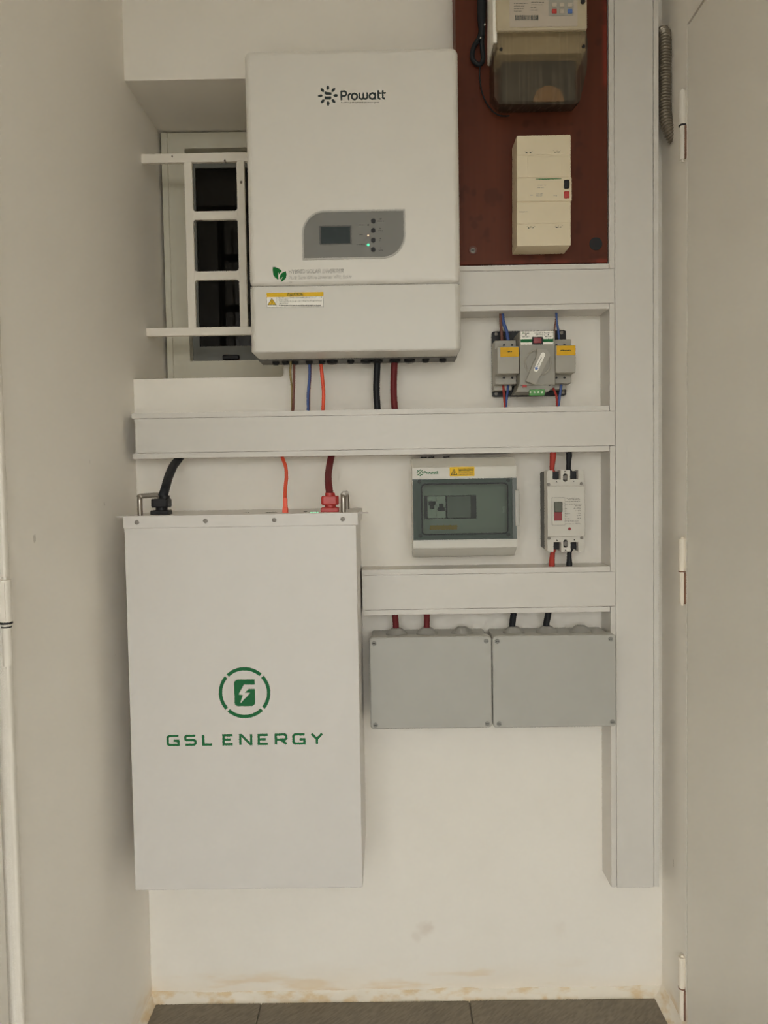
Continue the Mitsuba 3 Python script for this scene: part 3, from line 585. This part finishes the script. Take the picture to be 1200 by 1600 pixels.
for px, m_, lb in ((248.5, "black_plastic", "black terminal plug"), (515, "red_plastic", "red terminal plug")):
    x_ = P(px, 790, yt_)[0]; s_ = PXS(yt_)
    tp = part(bt, "terminal", rb(x_ - 14.5 * s_, x_ + 13.5 * s_, yt_, yt_ + 0.03, zt_ - 0.001, zt_ + 7 * s_, 0.002), m_, label=lb)
    part(tp, "collar", vcyl(x_, yt_ + 0.015, zt_ + 6 * s_, zt_ + 13 * s_, 9 * s_), m_)
    oct_ = Polygon([(-13.5, -9), (-9.5, -12), (9.5, -12), (13.5, -9), (13.5, 9), (9.5, 12), (-9.5, 12), (-13.5, 9)])
    part(tp, "plug", m3.Manifold.hull_points(np.array([(x_ + a * s_ * k_, yt_ + 0.015 + b * s_ * k_, zt_ + h_ * s_) for h_, k_ in ((11, 0.9), (13, 1), (23, 1), (25, 0.92)) for a, b in list(oct_.exterior.coords)[:-1]])), m_)
    part(tp, "cable_boot", vcyl(x_ + 5 * s_ * (px < 300), yt_ + 0.015, zt_ + 24 * s_, zt_ + 30 * s_, 8 * s_), m_)
np_ = part(bt, "network_plug", cat(rb(*[P(441, 790, yt_)[0], P(449.3, 790, yt_)[0]], yt_, yt_ + 0.01, zt_ - 0.001, zt_ + 8 * s_, 0.001), rb(*[P(442, 790, yt_)[0], P(448.5, 790, yt_)[0]], yt_ + 0.001, yt_ + 0.009, zt_ + 7 * s_, zt_ + 24 * s_, 0.0015)), "cable_orange", label="orange network plug")
for px in (485.5, 489, 492.5, 496):
    x_ = P(px, 799, YA + 0.012)[0]; lamp(bt, "indicator", bx(x_ - 0.0009, x_ + 0.0009, YA + 0.012, YA + 0.02, zt_, zt_ + 0.0012), [0.022, 0.055, 0.032], label="green indicator light")
part(bt, "label_print", cat(*[bx(P(a, 797, YA + .06)[0], P(b, 797, YA + .06)[0], YA + 0.05, YA + 0.07, zt_, zt_ + 0.0003) for a, b in ((380, 388), (415, 432), (474, 480))]), "print_grey", smooth=False)
# emblem: broken ring round a G with a bolt
def G(u, v): return P(230 + u / 3.871, 1020 + v / 3.871, YA)
cx, cz = G(589, 241); s = PXS(YA) / 3.871
ringp = Point(cx, cz).buffer(158 * s, quad_segs=24).difference(Point(cx, cz).buffer(137 * s, quad_segs=24))
for a in (44, 136, 224, 317):
    d = (math.cos(math.radians(a)), math.sin(math.radians(a))); ringp = ringp.difference(LineString([(cx + d[0] * 100 * s, cz + d[1] * 100 * s), (cx + d[0] * 190 * s, cz + d[1] * 190 * s)]).buffer(8 * s, cap_style="flat"))
gx0, gz1 = G(525, 162); gx1, gz0 = G(653, 322)
sq = rrect(gx0, gx1, gz0, gz1, 24 * s)
sq = unary_union([sq, sbox(gx1 - 24 * s, gz1 - 24 * s, gx1, gz1)]).difference(Polygon([G(*t) for t in ((675, 192), (585, 192), (553, 252), (578, 256), (563, 307), (623, 242), (592, 240), (612, 219), (675, 219))]))
part(bt, "emblem", plate(unary_union([ringp, sq]), YA, PRINT), "print_green", smooth=False, label="green broken ring around a letter G with a bolt")
LW = 14.0
letters = {  # in crop units: left, right; strokes on a 0..1 box
    "G": lambda w: [[(w, 1), (0.16, 1), (0, 0.86), (0, 0.14), (0.16, 0), (w, 0), (w, 0.46), (w * 0.55, 0.46)]],
    "S": lambda w: [[(w, 1), (0.14, 1), (0, 0.88), (0, 0.62), (0.14, 0.52), (w - 0.14, 0.5), (w, 0.4), (w, 0.12), (w - 0.14, 0), (0, 0)]],
    "L": lambda w: [[(0, 1.08), (0, 0), (w, 0)]],
    "E": lambda w: [[(w, 1), (0, 1), (0, 0), (w, 0)], [(0, 0.52), (w * 0.78, 0.52)]],
    "N": lambda w: [[(0, -0.08), (0, 1.0), (0.12, 1.0), (w - 0.12, 0.0), (w, 0.0), (w, 1.08)]],
    "R": lambda w: [[(0, -0.08), (0, 1), (w - 0.14, 1), (w, 0.9), (w, 0.58), (w - 0.14, 0.46), (0, 0.46)], [(w * 0.45, 0.46), (w * 1.03, -0.04)]],
    "Y": lambda w: [[(0, 1.06), (w / 2, 0.46), (w, 1.06)], [(w / 2, 0.5), (w / 2, -0.08)]]}
gl = []
for ch, u0, u1 in (("G", 118, 198), ("S", 225, 300), ("L", 333, 400), ("E", 455, 525), ("N", 557, 638), ("E", 668, 738), ("R", 772, 850), ("G", 878, 960), ("Y", 988, 1066)):
    vb, H_ = 565 - (u0 - 118) * 0.0125, 56.0
    xa, za = G(u0 + LW / 2, vb - LW / 2); w = (u1 - u0 - LW) / H_
    for l in letters[ch](w):
        gl.append(LineString([(xa + a * H_ * s, za + b * H_ * s) for a, b in l]).buffer(LW / 2 * s, cap_style="flat", join_style="mitre"))
part(bt, "lettering", plate(unary_union(gl), YA, PRINT), "print_green", smooth=False, label="green capitals")

ycab = yt_ + 0.015
cable("battery_cable", "thick black cable curving from the battery's black terminal into the long trunking", [(254, 776, ycab), (258, 764, -0.165), (263.5, 745, -0.12), (271, 728, -0.075), (280, 716, -0.045), (285, 706, -0.035)], 0.0082, "black_rubber")
cable("data_cable", "orange data cable between the battery's network plug and the long trunking", [(445, 779, yt_ + 0.005), (446, 762, -0.15), (447.5, 745, -0.11), (446.5, 730, -0.07), (441.5, 716, -0.04), (439, 706, -0.035)], 0.0034, "cable_orange")
cable("battery_cable", "thick dark red cable rising from the battery's red terminal into the long trunking", [(515.5, 773, ycab), (513.5, 758, -0.155), (513, 742, -0.11), (515, 726, -0.065), (517.5, 714, -0.04), (519, 704, -0.035)], 0.0068, "cable_red_dark")

# ---------------------------------------------------------------- transfer switch
def A(u, v): return 765 + u / 8.276, 505 + v / 8.276
def AR(u0, v0, u1, v1, y): return R(*A(u0, v0), *A(u1, v1), y)
ts = thing("transfer_switch", "grey transfer switch with a rotary handle and two yellow stickers", "transfer switch")
x0, x1, z0, z1 = AR(36, 98, 988, 942, -0.012)
bp = part(ts, "base_plate", plate(rrect(x0, x1, z0, z1, 0.004), -0.0005, 0.0115), "black_plastic", smooth=False, label="black base plate")
for u, v in ((85, 140), (930, 122), (85, 912), (950, 895)):
    screw(bp, *A(u, v), -0.012, 0.0036)
Y1, Y2, Y3 = -0.034, -0.052, -0.085
for nm, xa, xb in (("left", 0.2130, 0.2545), ("right", P(*A(852, 400), -0.085)[0], 0.3620)):
    zz = [P(*A(540, v), Y2)[1] for v in (215, 298, 648, 786, 850)]
    b_ = part(ts, "breaker_block", cat(rb(xa, xb, Y2, -0.012, zz[3], zz[0], 0.0012, 8), rb(xa, xb, Y3, Y2 + 0.002, P(*A(540, 648), Y3)[1], P(*A(540, 292), Y3)[1], 0.0015, 8), rb(xa, xb - 0.006, Y1, -0.012, zz[4], zz[3] + 0.003, 0.001, 8)), "ats_grey_light")
    for u in ((185, 292) if nm == "left" else (862, 967)):
        for v in (282, 705):
            x_, z_ = P(*A(u, v), Y2); part(b_, "screw_hole", lathe([[0, 0], [0.0022, 0], [0.0022, 0.0004], [0, 0.0004]], x_, Y2, z_, "y", 14), "black_plastic")
st1 = part(ts, "yellow_sticker", sticker(*A(138, 312), *A(377, 435), Y3, 0, 0.0008), "sticker_amber", smooth=False)
part(st1, "small_print", small_print([(*[A(228, 0)[0], A(287, 0)[0]], A(0, 371)[1])], Y3 - 0.0008, 1.2, 2), "print_dark", smooth=False)
st2 = part(ts, "yellow_sticker", sticker(*A(866, 292), *A(1110, 415), Y3, 0, 0.0008), "sticker_amber", smooth=False)
part(st2, "small_print", small_print([(A(918, 0)[0], A(1048, 0)[0], A(0, 352)[1])], Y3 - 0.0008, 1.2, 3), "print_dark", smooth=False)
YX = -0.080
x0, x1, z0, z1 = AR(388, 98, 848, 800, YX)
part(ts, "housing", cat(rb(x0, x1, YX, -0.012, z0, z1, 0.0015, 8), m3.Manifold.hull_points(np.array([(a, y_, b) for y_ in (-0.012, YX + 0.004) for a, b in ((x0, z0 + 0.004), (x1, z0 + 0.004), (x1 - 0.012, z0 - 0.012), (x0 - 0.006, z0 - 0.012))]))), "ats_grey")
sl = part(ts, "name_plate", sticker(*A(402, 103), *A(822, 275), YX, 0, 0.0004), "sticker_white", smooth=False)
YL = YX - 0.0004
part(sl, "green_band", sticker(*A(402, 205), *A(822, 245), YL), "print_green", smooth=False)
part(sl, "emblem", cat(disc(*A(432, 128), 0.0011, YL, YL - PRINT, 12)), "print_green", smooth=False)
part(sl, "lettering", cat(text("AUTOMATIC TRANSFER SWITCH", *A(568, 133), A(815, 0)[0], 1.3, YL), small_print([(A(445, 0)[0], A(522, 0)[0], A(0, 130)[1]), (A(420, 0)[0], A(515, 0)[0], A(0, 176)[1]), (A(715, 0)[0], A(808, 0)[0], A(0, 173)[1]), (A(595, 0)[0], A(690, 0)[0], A(0, 150)[1]), (A(704, 0)[0], A(724, 0)[0], A(0, 150)[1])], YL, 1.0, 5), disc(*A(470, 151), 0.0014, YL, YL - PRINT, 10), disc(*A(760, 147), 0.0014, YL, YL - PRINT, 10)), "print_dark", smooth=False)
x0, x1, z0, z1 = AR(547, 178, 686, 275, YX)
wn = part(ts, "indicator_window", rb(x0, x1, YX - 0.003, YX, z0, z1, 0.0008, 8), "black_plastic")
x0, x1, z0, z1 = AR(565, 190, 668, 262, YX)
part(wn, "red_lens", rb(x0, x1, YX - 0.0042, YX - 0.002, z0, z1, 0.001, 8), "red_dark", label="dark red lens")
kx, kz = P(*A(625, 515), YX)
part(ts, "dial_ring", lathe([[0.0262, 0], [0.0262, 0.0016], [0.0245, 0.0024], [0.0225, 0.0016], [0.0225, 0]], kx, YX, kz, "y", 48), "ats_grey_light")
part(ts, "dial", lathe([[0, 0], [0.0222, 0], [0.0222, 0.0008], [0, 0.0012]], kx, YX, kz, "y", 40), "ats_grey")
hp = unary_union([Polygon([P(*A(u, v), YX - .012) for u, v in ((628, 335), (735, 345), (782, 412), (640, 690), (592, 788), (480, 745), (520, 645), (565, 540), (615, 430))])]).buffer(0.001)
hn = part(ts, "handle", cat(plate(hp, YX, 0.0115), plate(hp.buffer(-0.0008), YX - 0.0115, 0.0008)), "ats_grey_light", smooth=False, label="grey rotary handle")
YH = YX - 0.0123
ln = LineString([P(*A(690, 408), YH), P(*A(600, 600), YH)])
part(hn, "white_inlay", plate(ln.buffer(0.0042, quad_segs=8), YH, PRINT), "sticker_white", smooth=False)
part(hn, "arrow", cat(plate(Polygon([P(*A(u, v), YH) for u, v in ((588, 572), (628, 588), (596, 602))]).buffer(0.0006), YH - PRINT, PRINT), plate(LineString([P(*A(618, 560), YH), P(*A(606, 586), YH)]).buffer(0.0009), YH - PRINT, PRINT)), "blue_key", smooth=False)
part(hn, "small_print", plate(LineString([P(*A(672, 440), YH), P(*A(624, 545), YH)]).buffer(0.0006, cap_style="flat"), YH - PRINT, PRINT), "print_light_grey", smooth=False)
x0, x1, z0, z1 = AR(515, 858, 708, 938, YX)
gt = part(ts, "terminal_strip", rb(x0, x1, YX - 0.004, YX + 0.006, z0, z1, 0.0008, 8), "green_plastic", label="green screw terminal strip")
for u in (528, 580, 630, 680):
    part(gt, "terminal_screw", disc(*A(u, 893), 0.0017, YX - 0.004, YX - 0.0046, 12), "sticker_white")
part(ts, "red_mark", sticker(*A(425, 795), *A(480, 830), YX), "red_plastic", smooth=False)
part(ts, "push_pin", disc(*A(778, 803), 0.0012, YX, YX - 0.0006, 12), "black_plastic")
yv = -0.035
for lb, pts, r_, m_ in (("brown wire entering the transfer switch at top left", [(782.5, 485), (782.5, 505), (783.6, 520), (784.5, 534)], 0.0030, "cable_brown"),
                        ("blue wire entering the transfer switch at top left", [(784.5, 485), (786.5, 503), (791.5, 518), (794.5, 534)], 0.0034, "cable_blue"),
                        ("brown wire entering the transfer switch at top right", [(870, 485), (868.5, 500), (866.5, 512), (866, 528)], 0.0016, "cable_brown"),
                        ("blue wire entering the transfer switch at top right", [(869, 485), (870, 503), (872, 515), (873.5, 532)], 0.0022, "cable_blue"),
                        ("red wire leaving the transfer switch at bottom left", [(786, 597), (787, 610), (788, 625), (790, 645)], 0.0022, "cable_red"),
                        ("blue wire leaving the transfer switch at bottom left", [(794, 597), (793, 612), (791.5, 625), (790.5, 645)], 0.0022, "cable_blue"),
                        ("red wire leaving the transfer switch at bottom right", [(864, 606), (868, 615), (870, 624), (870.5, 645)], 0.0022, "cable_red"),
                        ("blue wire leaving the transfer switch at bottom right", [(877, 597), (875.5, 612), (873.5, 625), (871.5, 645)], 0.0026, "cable_blue")):
    cable("switch_wire", lb, pts, r_, m_, y=yv, sides=10)

# ---------------------------------------------------------------- distribution box
def E_(u, v): return 640 + u / 6.316, 700 + v / 6.316
def ER(u0, v0, u1, v1, y): return R(*E_(u0, v0), *E_(u1, v1), y)
YD = -0.095
db = thing("distribution_box", "white distribution box with a smoked clear door and yellow warning sticker", "distribution box")
x0, x1, zb1, zt1 = ER(32, 182, 1056, 990, YD)
zt0, zb0_ = P(*E_(540, 93), -0.06)[1], P(*E_(540, 1072), -0.06)[1]
zd0, zd1 = P(*E_(545, 905), YD)[1], P(*E_(545, 300), YD)[1]
dw0, dw1, dh0, dh1 = x0 + 0.004, x1 - 0.004, zd0 + 0.001, zd1 - 0.001
prof = Polygon([(-0.0005, zb0_ + 0.001), (-0.055, zb0_), (-0.066, zb0_ + 0.002), (YD + 0.001, zb1), (YD, zb1 + 0.002), (YD, zt1 - 0.002), (YD + 0.001, zt1), (-0.066, zt0 - 0.002), (-0.055, zt0), (-0.0005, zt0 - 0.001)])
body = m3.Manifold.hull_points(np.array([(xx, a, b) for xx in (x0, x1) for a, b in list(prof.exterior.coords)[:-1]]))
cav = m3.Manifold.cube((x1 - x0 - 0.016, 0.05, zd1 - zd0 - 0.01)).translate((x0 + 0.008, YD - 0.01, zd0 + 0.005))
part(db, "housing", cat(body - cav), "enclosure_white", smooth=20)
yi = YD + 0.016
wx0, wx1, wz0, wz1 = ER(142, 468, 660, 700, yi)
ip = plate(sbox(x0 + 0.0085, zd0 + 0.0055, x1 - 0.0085, zd1 - 0.0055).difference(sbox(wx0, wz0, wx1, wz1)), yi + 0.003, 0.003)
part(db, "inner_cover", ip, "enclosure_white", smooth=False)
part(db, "inner_recess", bx(wx0 - 0.002, wx1 + 0.002, yi + 0.018, yi + 0.020, wz0 - 0.002, wz1 + 0.002), "mccb_base", smooth=False)
for u0, u1, tv in ((176, 265, 545), (266, 356, 605)):
    a0, a1, b0, b1 = ER(u0, 474, u1, 692, yi); mb = part(db, "breaker_module", rb(a0, a1, yi - 0.001, yi + 0.017, b0, b1, 0.001, 8), "sticker_white")
    a0, a1, b0, b1 = ER(u0 + 10, tv - 20, u1 - 8, tv + 20, yi - 0.004); part(mb, "toggle", cat(rb(a0, a1, yi - 0.003, yi, b0, b1, 0.001, 8), rb(a0 + 0.003, a1 - 0.003, yi - 0.008, yi, b0 - 0.007 if tv < 570 else b1, b0 if tv < 570 else b1 + 0.007, 0.001, 8)), "black_plastic")
a0, a1, b0, b1 = ER(372, 476, 605, 690, yi); part(db, "meter_module", rb(a0, a1, yi - 0.0005, yi + 0.017, b0, b1, 0.001, 8), "box_grey_dark")
part(db, "inner_sticker", sticker(*E_(200, 762), *E_(470, 806), yi, 0.0008, 0.0004), "sticker_amber", smooth=False)
a0, a1, b0, b1 = ER(918, 575, 940, 635, yi); part(db, "inner_clip", rb(a0, a1, yi - 0.002, yi, b0, b1, 0.0008, 6), "sticker_white")
YO = YD - 0.003
dz0, dz1 = P(*E_(545, 904), YO)[1], P(*E_(545, 301), YO)[1]; dx0, dx1 = ER(33, 300, 1058, 900, YO)[:2]
gx0, gx1, gz0, gz1 = ER(115, 345, 975, 855, YO)
def thin(x0_, x1_, z0_, z1_, y_):
    m = trimesh.Trimesh([(x0_, y_, z0_), (x1_, y_, z0_), (x1_, y_, z1_), (x0_, y_, z1_)], [[0, 1, 2], [0, 2, 3]], process=False); return m
dr_ = part(db, "door", cat(thin(dx0, dx1, dz0, dz1, YO)), "smoked_clear", smooth=False, label="smoked clear plastic door")
mat("smoked_edge", (0.075, 0.09, 0.083), 0.3)
mat("smoked_dark", (0.03, 0.036, 0.034), 0.4, spec=0.2)
mat("smoked_frame", (0.125, 0.15, 0.14), 0.3)
part(dr_, "frame", plate(sbox(dx0 + 0.001, dz0 + 0.001, dx1 - 0.0085, dz1 - 0.001).difference(rrect(gx0, gx1, gz0, gz1, 0.008)), YO + 0.0026, 0.002), "smoked_frame", smooth=False)
part(dr_, "rim", plate(sbox(dx0, dz0, dx1, dz1).difference(sbox(dx0 + 0.001, dz0 + 0.001, dx1 - 0.0014, dz1 - 0.001)), YO + 0.0028, 0.0034), "smoked_edge", smooth=False)
part(dr_, "gasket", plate(rrect(gx0, gx1, gz0, gz1, 0.008).difference(rrect(gx0 + 0.0024, gx1 - 0.0024, gz0 + 0.0024, gz1 - 0.0024, 0.006)), YO + 0.0006, 0.0012), "black_plastic", smooth=False)
part(dr_, "hinge_strip", plate(sbox(dx1 - 0.0082, dz0 + 0.0012, dx1 - 0.0014, dz1 - 0.0012), YO + 0.0026, 0.003), "smoked_edge", smooth=False)
for u, v in ((97, 330), (975, 318), (107, 867), (976, 853)):
    part(dr_, "screw", disc(*E_(u, v), 0.0036, YO, YO - 0.0008, 16), "smoked_dark")
a0, a1, b0, b1 = ER(1040, 415, 1084, 770, YO); part(dr_, "latch", rb(a0, a1, YO - 0.002, YO + 0.012, b0, b1, 0.0015, 8), "box_grey", label="grey latch")
ws = part(db, "warning_sticker", sticker(*E_(395, 186), *E_(640, 278), YD, 0.001, 0.0004), "sticker_yellow", smooth=False, label="yellow warning sticker")
YS2 = YD - 0.0004
part(ws, "triangle", plate(poly([E_(438, 212), E_(410, 264), E_(466, 262)], YS2).exterior.buffer(0.0005), YS2, PRINT), "print_dark", smooth=False)
part(ws, "mark", sticker(*E_(435, 230), *E_(441, 256), YS2), "print_dark", smooth=False)
part(ws, "lettering", text("WARNING", *E_(482, 229), E_(630, 0)[0], 3.6, YS2, True), "print_dark", smooth=False)
part(ws, "small_print", small_print([(E_(482, 0)[0], E_(625, 0)[0], E_(0, 245)[1]), (E_(482, 0)[0], E_(622, 0)[0], E_(0, 261)[1])], YS2, 1.0, 9), "cork", smooth=False)
c0 = P(*E_(102, 246), YD); s = PXS(YD) * 0.36; sh = []
for i in range(8):
    a = i * math.pi / 4; e = affinity.scale(Point(0, 0).buffer(1, quad_segs=4), 3.6 * s, 2.3 * s); sh.append(affinity.translate(affinity.rotate(e, math.degrees(a), origin=(0, 0)), c0[0] + 11.5 * s * math.cos(a), c0[1] + 11.5 * s * math.sin(a)))
sh += [sbox(c0[0] - 4.6 * s, c0[1] + 1.4 * s, c0[0] + 4.6 * s, c0[1] + 5 * s), sbox(c0[0] - 4.6 * s, c0[1] - 5 * s, c0[0] + 4.6 * s, c0[1] - 1.4 * s)]
part(db, "emblem", cat(plate(unary_union(sh), YD, PRINT)), "print_green", smooth=False, label="green sunburst emblem")
part(db, "lettering", strokes(prowatt(), *E_(143, 256), 2.85, 0.31, YD), "print_green", smooth=False)
for u in (140, 215, 365):
    x_ = P(*E_(u, 85), -0.04)[0]; part(db, "gland", vcyl(x_, -0.035, zt0 - 0.002, zt0 + 0.003, 0.006, 14), "black_plastic")

# ---------------------------------------------------------------- moulded case breaker
def M_(u, v): return 835 + u / 8.42, 700 + v / 8.42
def MR(u0, v0, u1, v1, y): return R(*M_(u0, v0), *M_(u1, v1), y)
cb = thing("battery_breaker", "white moulded case circuit breaker with a red and grey toggle right of the distribution box", "circuit breaker")
YQ, YR = -0.078, -0.072
x0, x1, z0, z1 = MR(168, 290, 652, 1365, YR)
part(cb, "base", rb(x0 + 0.0005, x1 - 0.002, -0.045, -0.0005, z0 + 0.003, z1 - 0.002, 0.003, 8), "mccb_base", label="dark grey rear half")
front = rrect(x0, x1, z0, z1, 0.003)
dark = []; cuts = []
for u0, v0, u1, v1 in ((238, 270, 345, 415), (470, 270, 577, 410), (252, 1238, 352, 1400), (476, 1238, 577, 1400)):
    a0, a1, b0, b1 = MR(u0, v0, u1, v1, YR); cuts.append(sbox(a0, b0, a1, b1)); dark.append(bx(a0 - 0.0005, a1 + 0.0005, -0.055, -0.046, max(b0, z0 + 0.003), min(b1, z1 - 0.003)))
ov = []
for u, v0, v1 in ((408, 365, 415), (411, 1235, 1285)):
    o = LineString([P(*M_(u, v0), YR), P(*M_(u, v1), YR)]).buffer(0.0045, quad_segs=8); cuts.append(o); ov.append((u, v0, v1))
part(cb, "front_case", plate(front.difference(unary_union(cuts)), -0.044, -0.044 - YR), "mccb_cream", smooth=False)
for m_ in dark: part(cb, "terminal_slot", m_, "black_plastic", smooth=False)
for u, v0, v1 in ov:
    x_, z_ = P(*M_(u, (v0 + v1) / 2), -0.06); part(cb, "mounting_screw", cat(disc(*M_(u, (v0 + v1) / 2), 0.0044, -0.045, -0.062, 16)), "metal_screw")
for u, v in ((186, 478), (616, 468), (193, 1188), (622, 1182)):
    screw(cb, *M_(u, v), YR, 0.0031, name="corner_screw")
a0, a1, b0, b1 = MR(172, 500, 664, 1165, YQ); part(cb, "front_panel", rb(a0, a1, YQ, YR + 0.001, b0, b1, 0.001, 8), "mccb_cream")
a0, a1, b0, b1 = MR(234, 655, 400, 1010, YQ); part(cb, "bezel_outline", plate(rrect(a0 - 0.0009, a1 + 0.0009, b0 - 0.0009, b1 + 0.0009, 0.001).difference(sbox(a0, b0, a1, b1)), YQ, PRINT), "print_light_grey", smooth=False)
tb = part(cb, "toggle_bezel", plate(rrect(a0, a1, b0, b1, 0.001).difference(sbox(*[MR(258, 705, 362, 958, YQ)[i] for i in (0, 2, 1, 3)])), YQ, 0.0012), "mccb_cream", smooth=False)
a0, a1, b0, b1 = MR(258, 708, 362, 842, YQ); part(cb, "toggle", rb(a0, a1, YQ - 0.006, YQ, b0, b1, 0.0012, 8), "lever_green", label="dark grey toggle lever")
a0, a1, b0, b1 = MR(260, 842, 360, 956, YQ); part(cb, "toggle_flag", bx(a0, a1, YQ - 0.001, YQ, b0, b1), "red_dark", smooth=False, label="dark red flag below the toggle")
part(cb, "test_button", disc(*M_(463, 1064), 0.0028, YQ, YQ - 0.0008, 16), "red_dark", label="red test button")
ml = lambda u0, u1, v: (M_(u0, 0)[0], M_(u1, 0)[0], M_(0, v)[1])
part(cb, "small_print", small_print([ml(420, 600, 660), ml(440, 605, 680), ml(410, 600, 705), ml(400, 620, 738), ml(540, 620, 760), ml(400, 430, 795), ml(515, 610, 792), ml(395, 430, 830), ml(540, 615, 825), ml(400, 465, 865), ml(560, 610, 858), ml(400, 430, 895), ml(560, 615, 890), ml(400, 470, 928), ml(565, 610, 922), ml(400, 580, 960), ml(410, 480, 997), ml(500, 515, 997), ml(535, 600, 993)], YQ, 0.9, 11), "print_grey", smooth=False)
for u, v in ((292, 445), (520, 438), (298, 1215), (527, 1210), (402, 310), (410, 1345)): part(cb, "pin_hole", disc(*M_(u, v), 0.0012, YR, YR - 0.0003, 10), "black_plastic", smooth=False)
for lb, pts, r_, m_ in (("red sleeved cable entering the breaker's top from the long trunking", [(864, 700, -0.05), (864, 714, -0.05), (863, 724, -0.05), (862.5, 735, -0.05), (867, 742, -0.05)], [0.006, 0.0062, 0.0052, 0.0045, 0.0045], "cable_red"),
                        ("black sleeved cable entering the breaker's top from the long trunking", [(889, 700, -0.05), (889, 714, -0.05), (888.5, 724, -0.05), (888.5, 735, -0.05), (894, 742, -0.05)], [0.0058, 0.0058, 0.0045, 0.0048, 0.0045], "black_rubber"),
                        ("red sleeved cable leaving the breaker's bottom into the lower trunking", [(868, 854, -0.05), (864, 862, -0.05), (862.5, 872, -0.05), (862, 881, -0.05), (862, 892, -0.05)], [0.004, 0.0044, 0.0052, 0.006, 0.006], "cable_red"),
                        ("black sleeved cable leaving the breaker's bottom into the lower trunking", [(895, 854, -0.05), (890, 862, -0.05), (889.5, 872, -0.05), (889.5, 881, -0.05), (889.5, 892, -0.05)], [0.004, 0.0044, 0.0048, 0.0058, 0.0058], "black_rubber")):
    cable("breaker_cable", lb, pts, r_, m_)

# ---------------------------------------------------------------- junction boxes
YJ = -0.100
def junction(px0, px1, pt, pb, label, gl_, scr):
    k = thing("junction_box", label, "junction box", "grey junction boxes under the lower trunking")
    x0, x1, z0, z1 = R(px0, pt, px1, pb, YJ)
    part(k, "body", rb(x0 + 0.004, x1 - 0.004, YJ + 0.016, -0.0005, z0 + 0.005, z1 - 0.0045, 0.004), "box_grey")
    o_ = rrect(x0, x1, z0, z1, 0.007); oi = o_.buffer(-0.0018)
    part(k, "lid", m3.Manifold.hull_points(np.array([(a, YJ + 0.02, b) for a, b in o_.exterior.coords] + [(a, YJ + 0.0018, b) for a, b in o_.exterior.coords] + [(a, YJ, b) for a, b in oi.exterior.coords])), "box_grey", smooth=40)
    for px, py in scr:
        x_, z_ = P(px, py, YJ); sc_ = part(k, "screw", lathe([[0, 0], [0.0046, 0], [0.0046, 0.0006], [0.0038, 0.0012], [0, 0.0012]], x_, YJ, z_, "y", 18), "box_screw")
        part(sc_, "slot", bx(x_ - 0.003, x_ + 0.003, YJ - 0.0014, YJ - 0.0006, z_ - 0.0006, z_ + 0.0006), "black", smooth=False)
    for px in gl_:
        x_ = P(px, 988, -0.045)[0]; z_ = z1 - 0.0050
        part(k, "grommet", lathe([[0, 0], [0.0215, 0], [0.0205, 0.0035], [0.0150, 0.0085], [0.0100, 0.0125], [0, 0.0132]], x_, -0.048, z_, "z", 28), "box_grey_dark")
    return k, z1
_, jz = junction(578, 768.5, 995, 1138.5, "grey junction box with red cables on its top, left of the pair", (619.5, 667, 722), ((584.5, 1005.5), (759.8, 1001.5), (586.8, 1133), (761.5, 1130.5)))
junction(770, 963, 992.5, 1136.5, "grey junction box with black cables on its top, right of the pair", (802, 854, 906.5), ((777, 1002), (954, 998.5), (779.8, 1130.8), (957, 1127.8)))
for lb, pts, m_ in (("dark red cable on the left junction box, nearer the battery", [(617, 952), (617.5, 965), (618.5, 978), (619.5, 991)], "cable_red_dark"),
                    ("dark red cable on the left junction box, nearer the black cables", [(667, 952), (667, 965), (666.8, 978), (667, 991)], "cable_red_dark"),
                    ("black cable on the right junction box, nearer the red cables", [(803.5, 951), (802, 963), (800.6, 975), (801, 990)], "black_rubber"),
                    ("black cable on the right junction box, nearer the upright trunking", [(857.5, 950), (856, 962), (853.6, 974), (853.4, 989)], "black_rubber")):
    cable("junction_cable", lb, pts, 0.0062, m_, y=-0.045)

# ---------------------------------------------------------------- flexible conduit
xc = XR - 0.0135
pts = np.array([(xc, 0.004, P(1042, 44, -0.05)[1] + 0.004), (xc, -0.03, P(1042, 44, -0.05)[1] - 0.001), (xc, -0.052, P(1042, 58, -0.05)[1]), (xc, -0.054, P(1042, 120, -0.05)[1]), (xc, -0.054, P(1042, 168, -0.05)[1]), (xc + 0.002, -0.054, P(1042, 188, -0.05)[1]), (xc + 0.009, -0.053, P(1042, 205, -0.05)[1]), (xc + 0.020, -0.052, P(1042, 221, -0.05)[1])])
def ribbed(pts, r, amp, pitch):
    e = np.vstack([2 * pts[0] - pts[1], pts, 2 * pts[-1] - pts[-2]]); Q = []
    for i in range(len(pts) - 1):
        a, b, c, d = e[i:i + 4]; m = max(3, int(np.linalg.norm(c - b) / (pitch / 6)))
        for t in np.linspace(0, 1, m, endpoint=(i == len(pts) - 2)):
            Q.append(0.5 * (2 * b + (c - a) * t + (2 * a - 5 * b + 4 * c - d) * t * t + (3 * b - a - 3 * c + d) * t ** 3))
    Q = np.array(Q); l = np.r_[0, np.cumsum(np.linalg.norm(np.diff(Q, axis=0), axis=1))]
    n_ = int(l[-1] / (pitch / 6)); u = np.linspace(0, l[-1], n_); Q = np.stack([np.interp(u, l, Q[:, i]) for i in range(3)], 1)
    return tube(Q, r + amp * np.sin(2 * math.pi * u / pitch), 18, 1.0)
single("flexible_conduit", ribbed(pts, 0.0108, 0.0021, 0.0056), "conduit_grey", "grey ribbed flexible conduit in the corner beside the right door", "conduit", smooth=True)
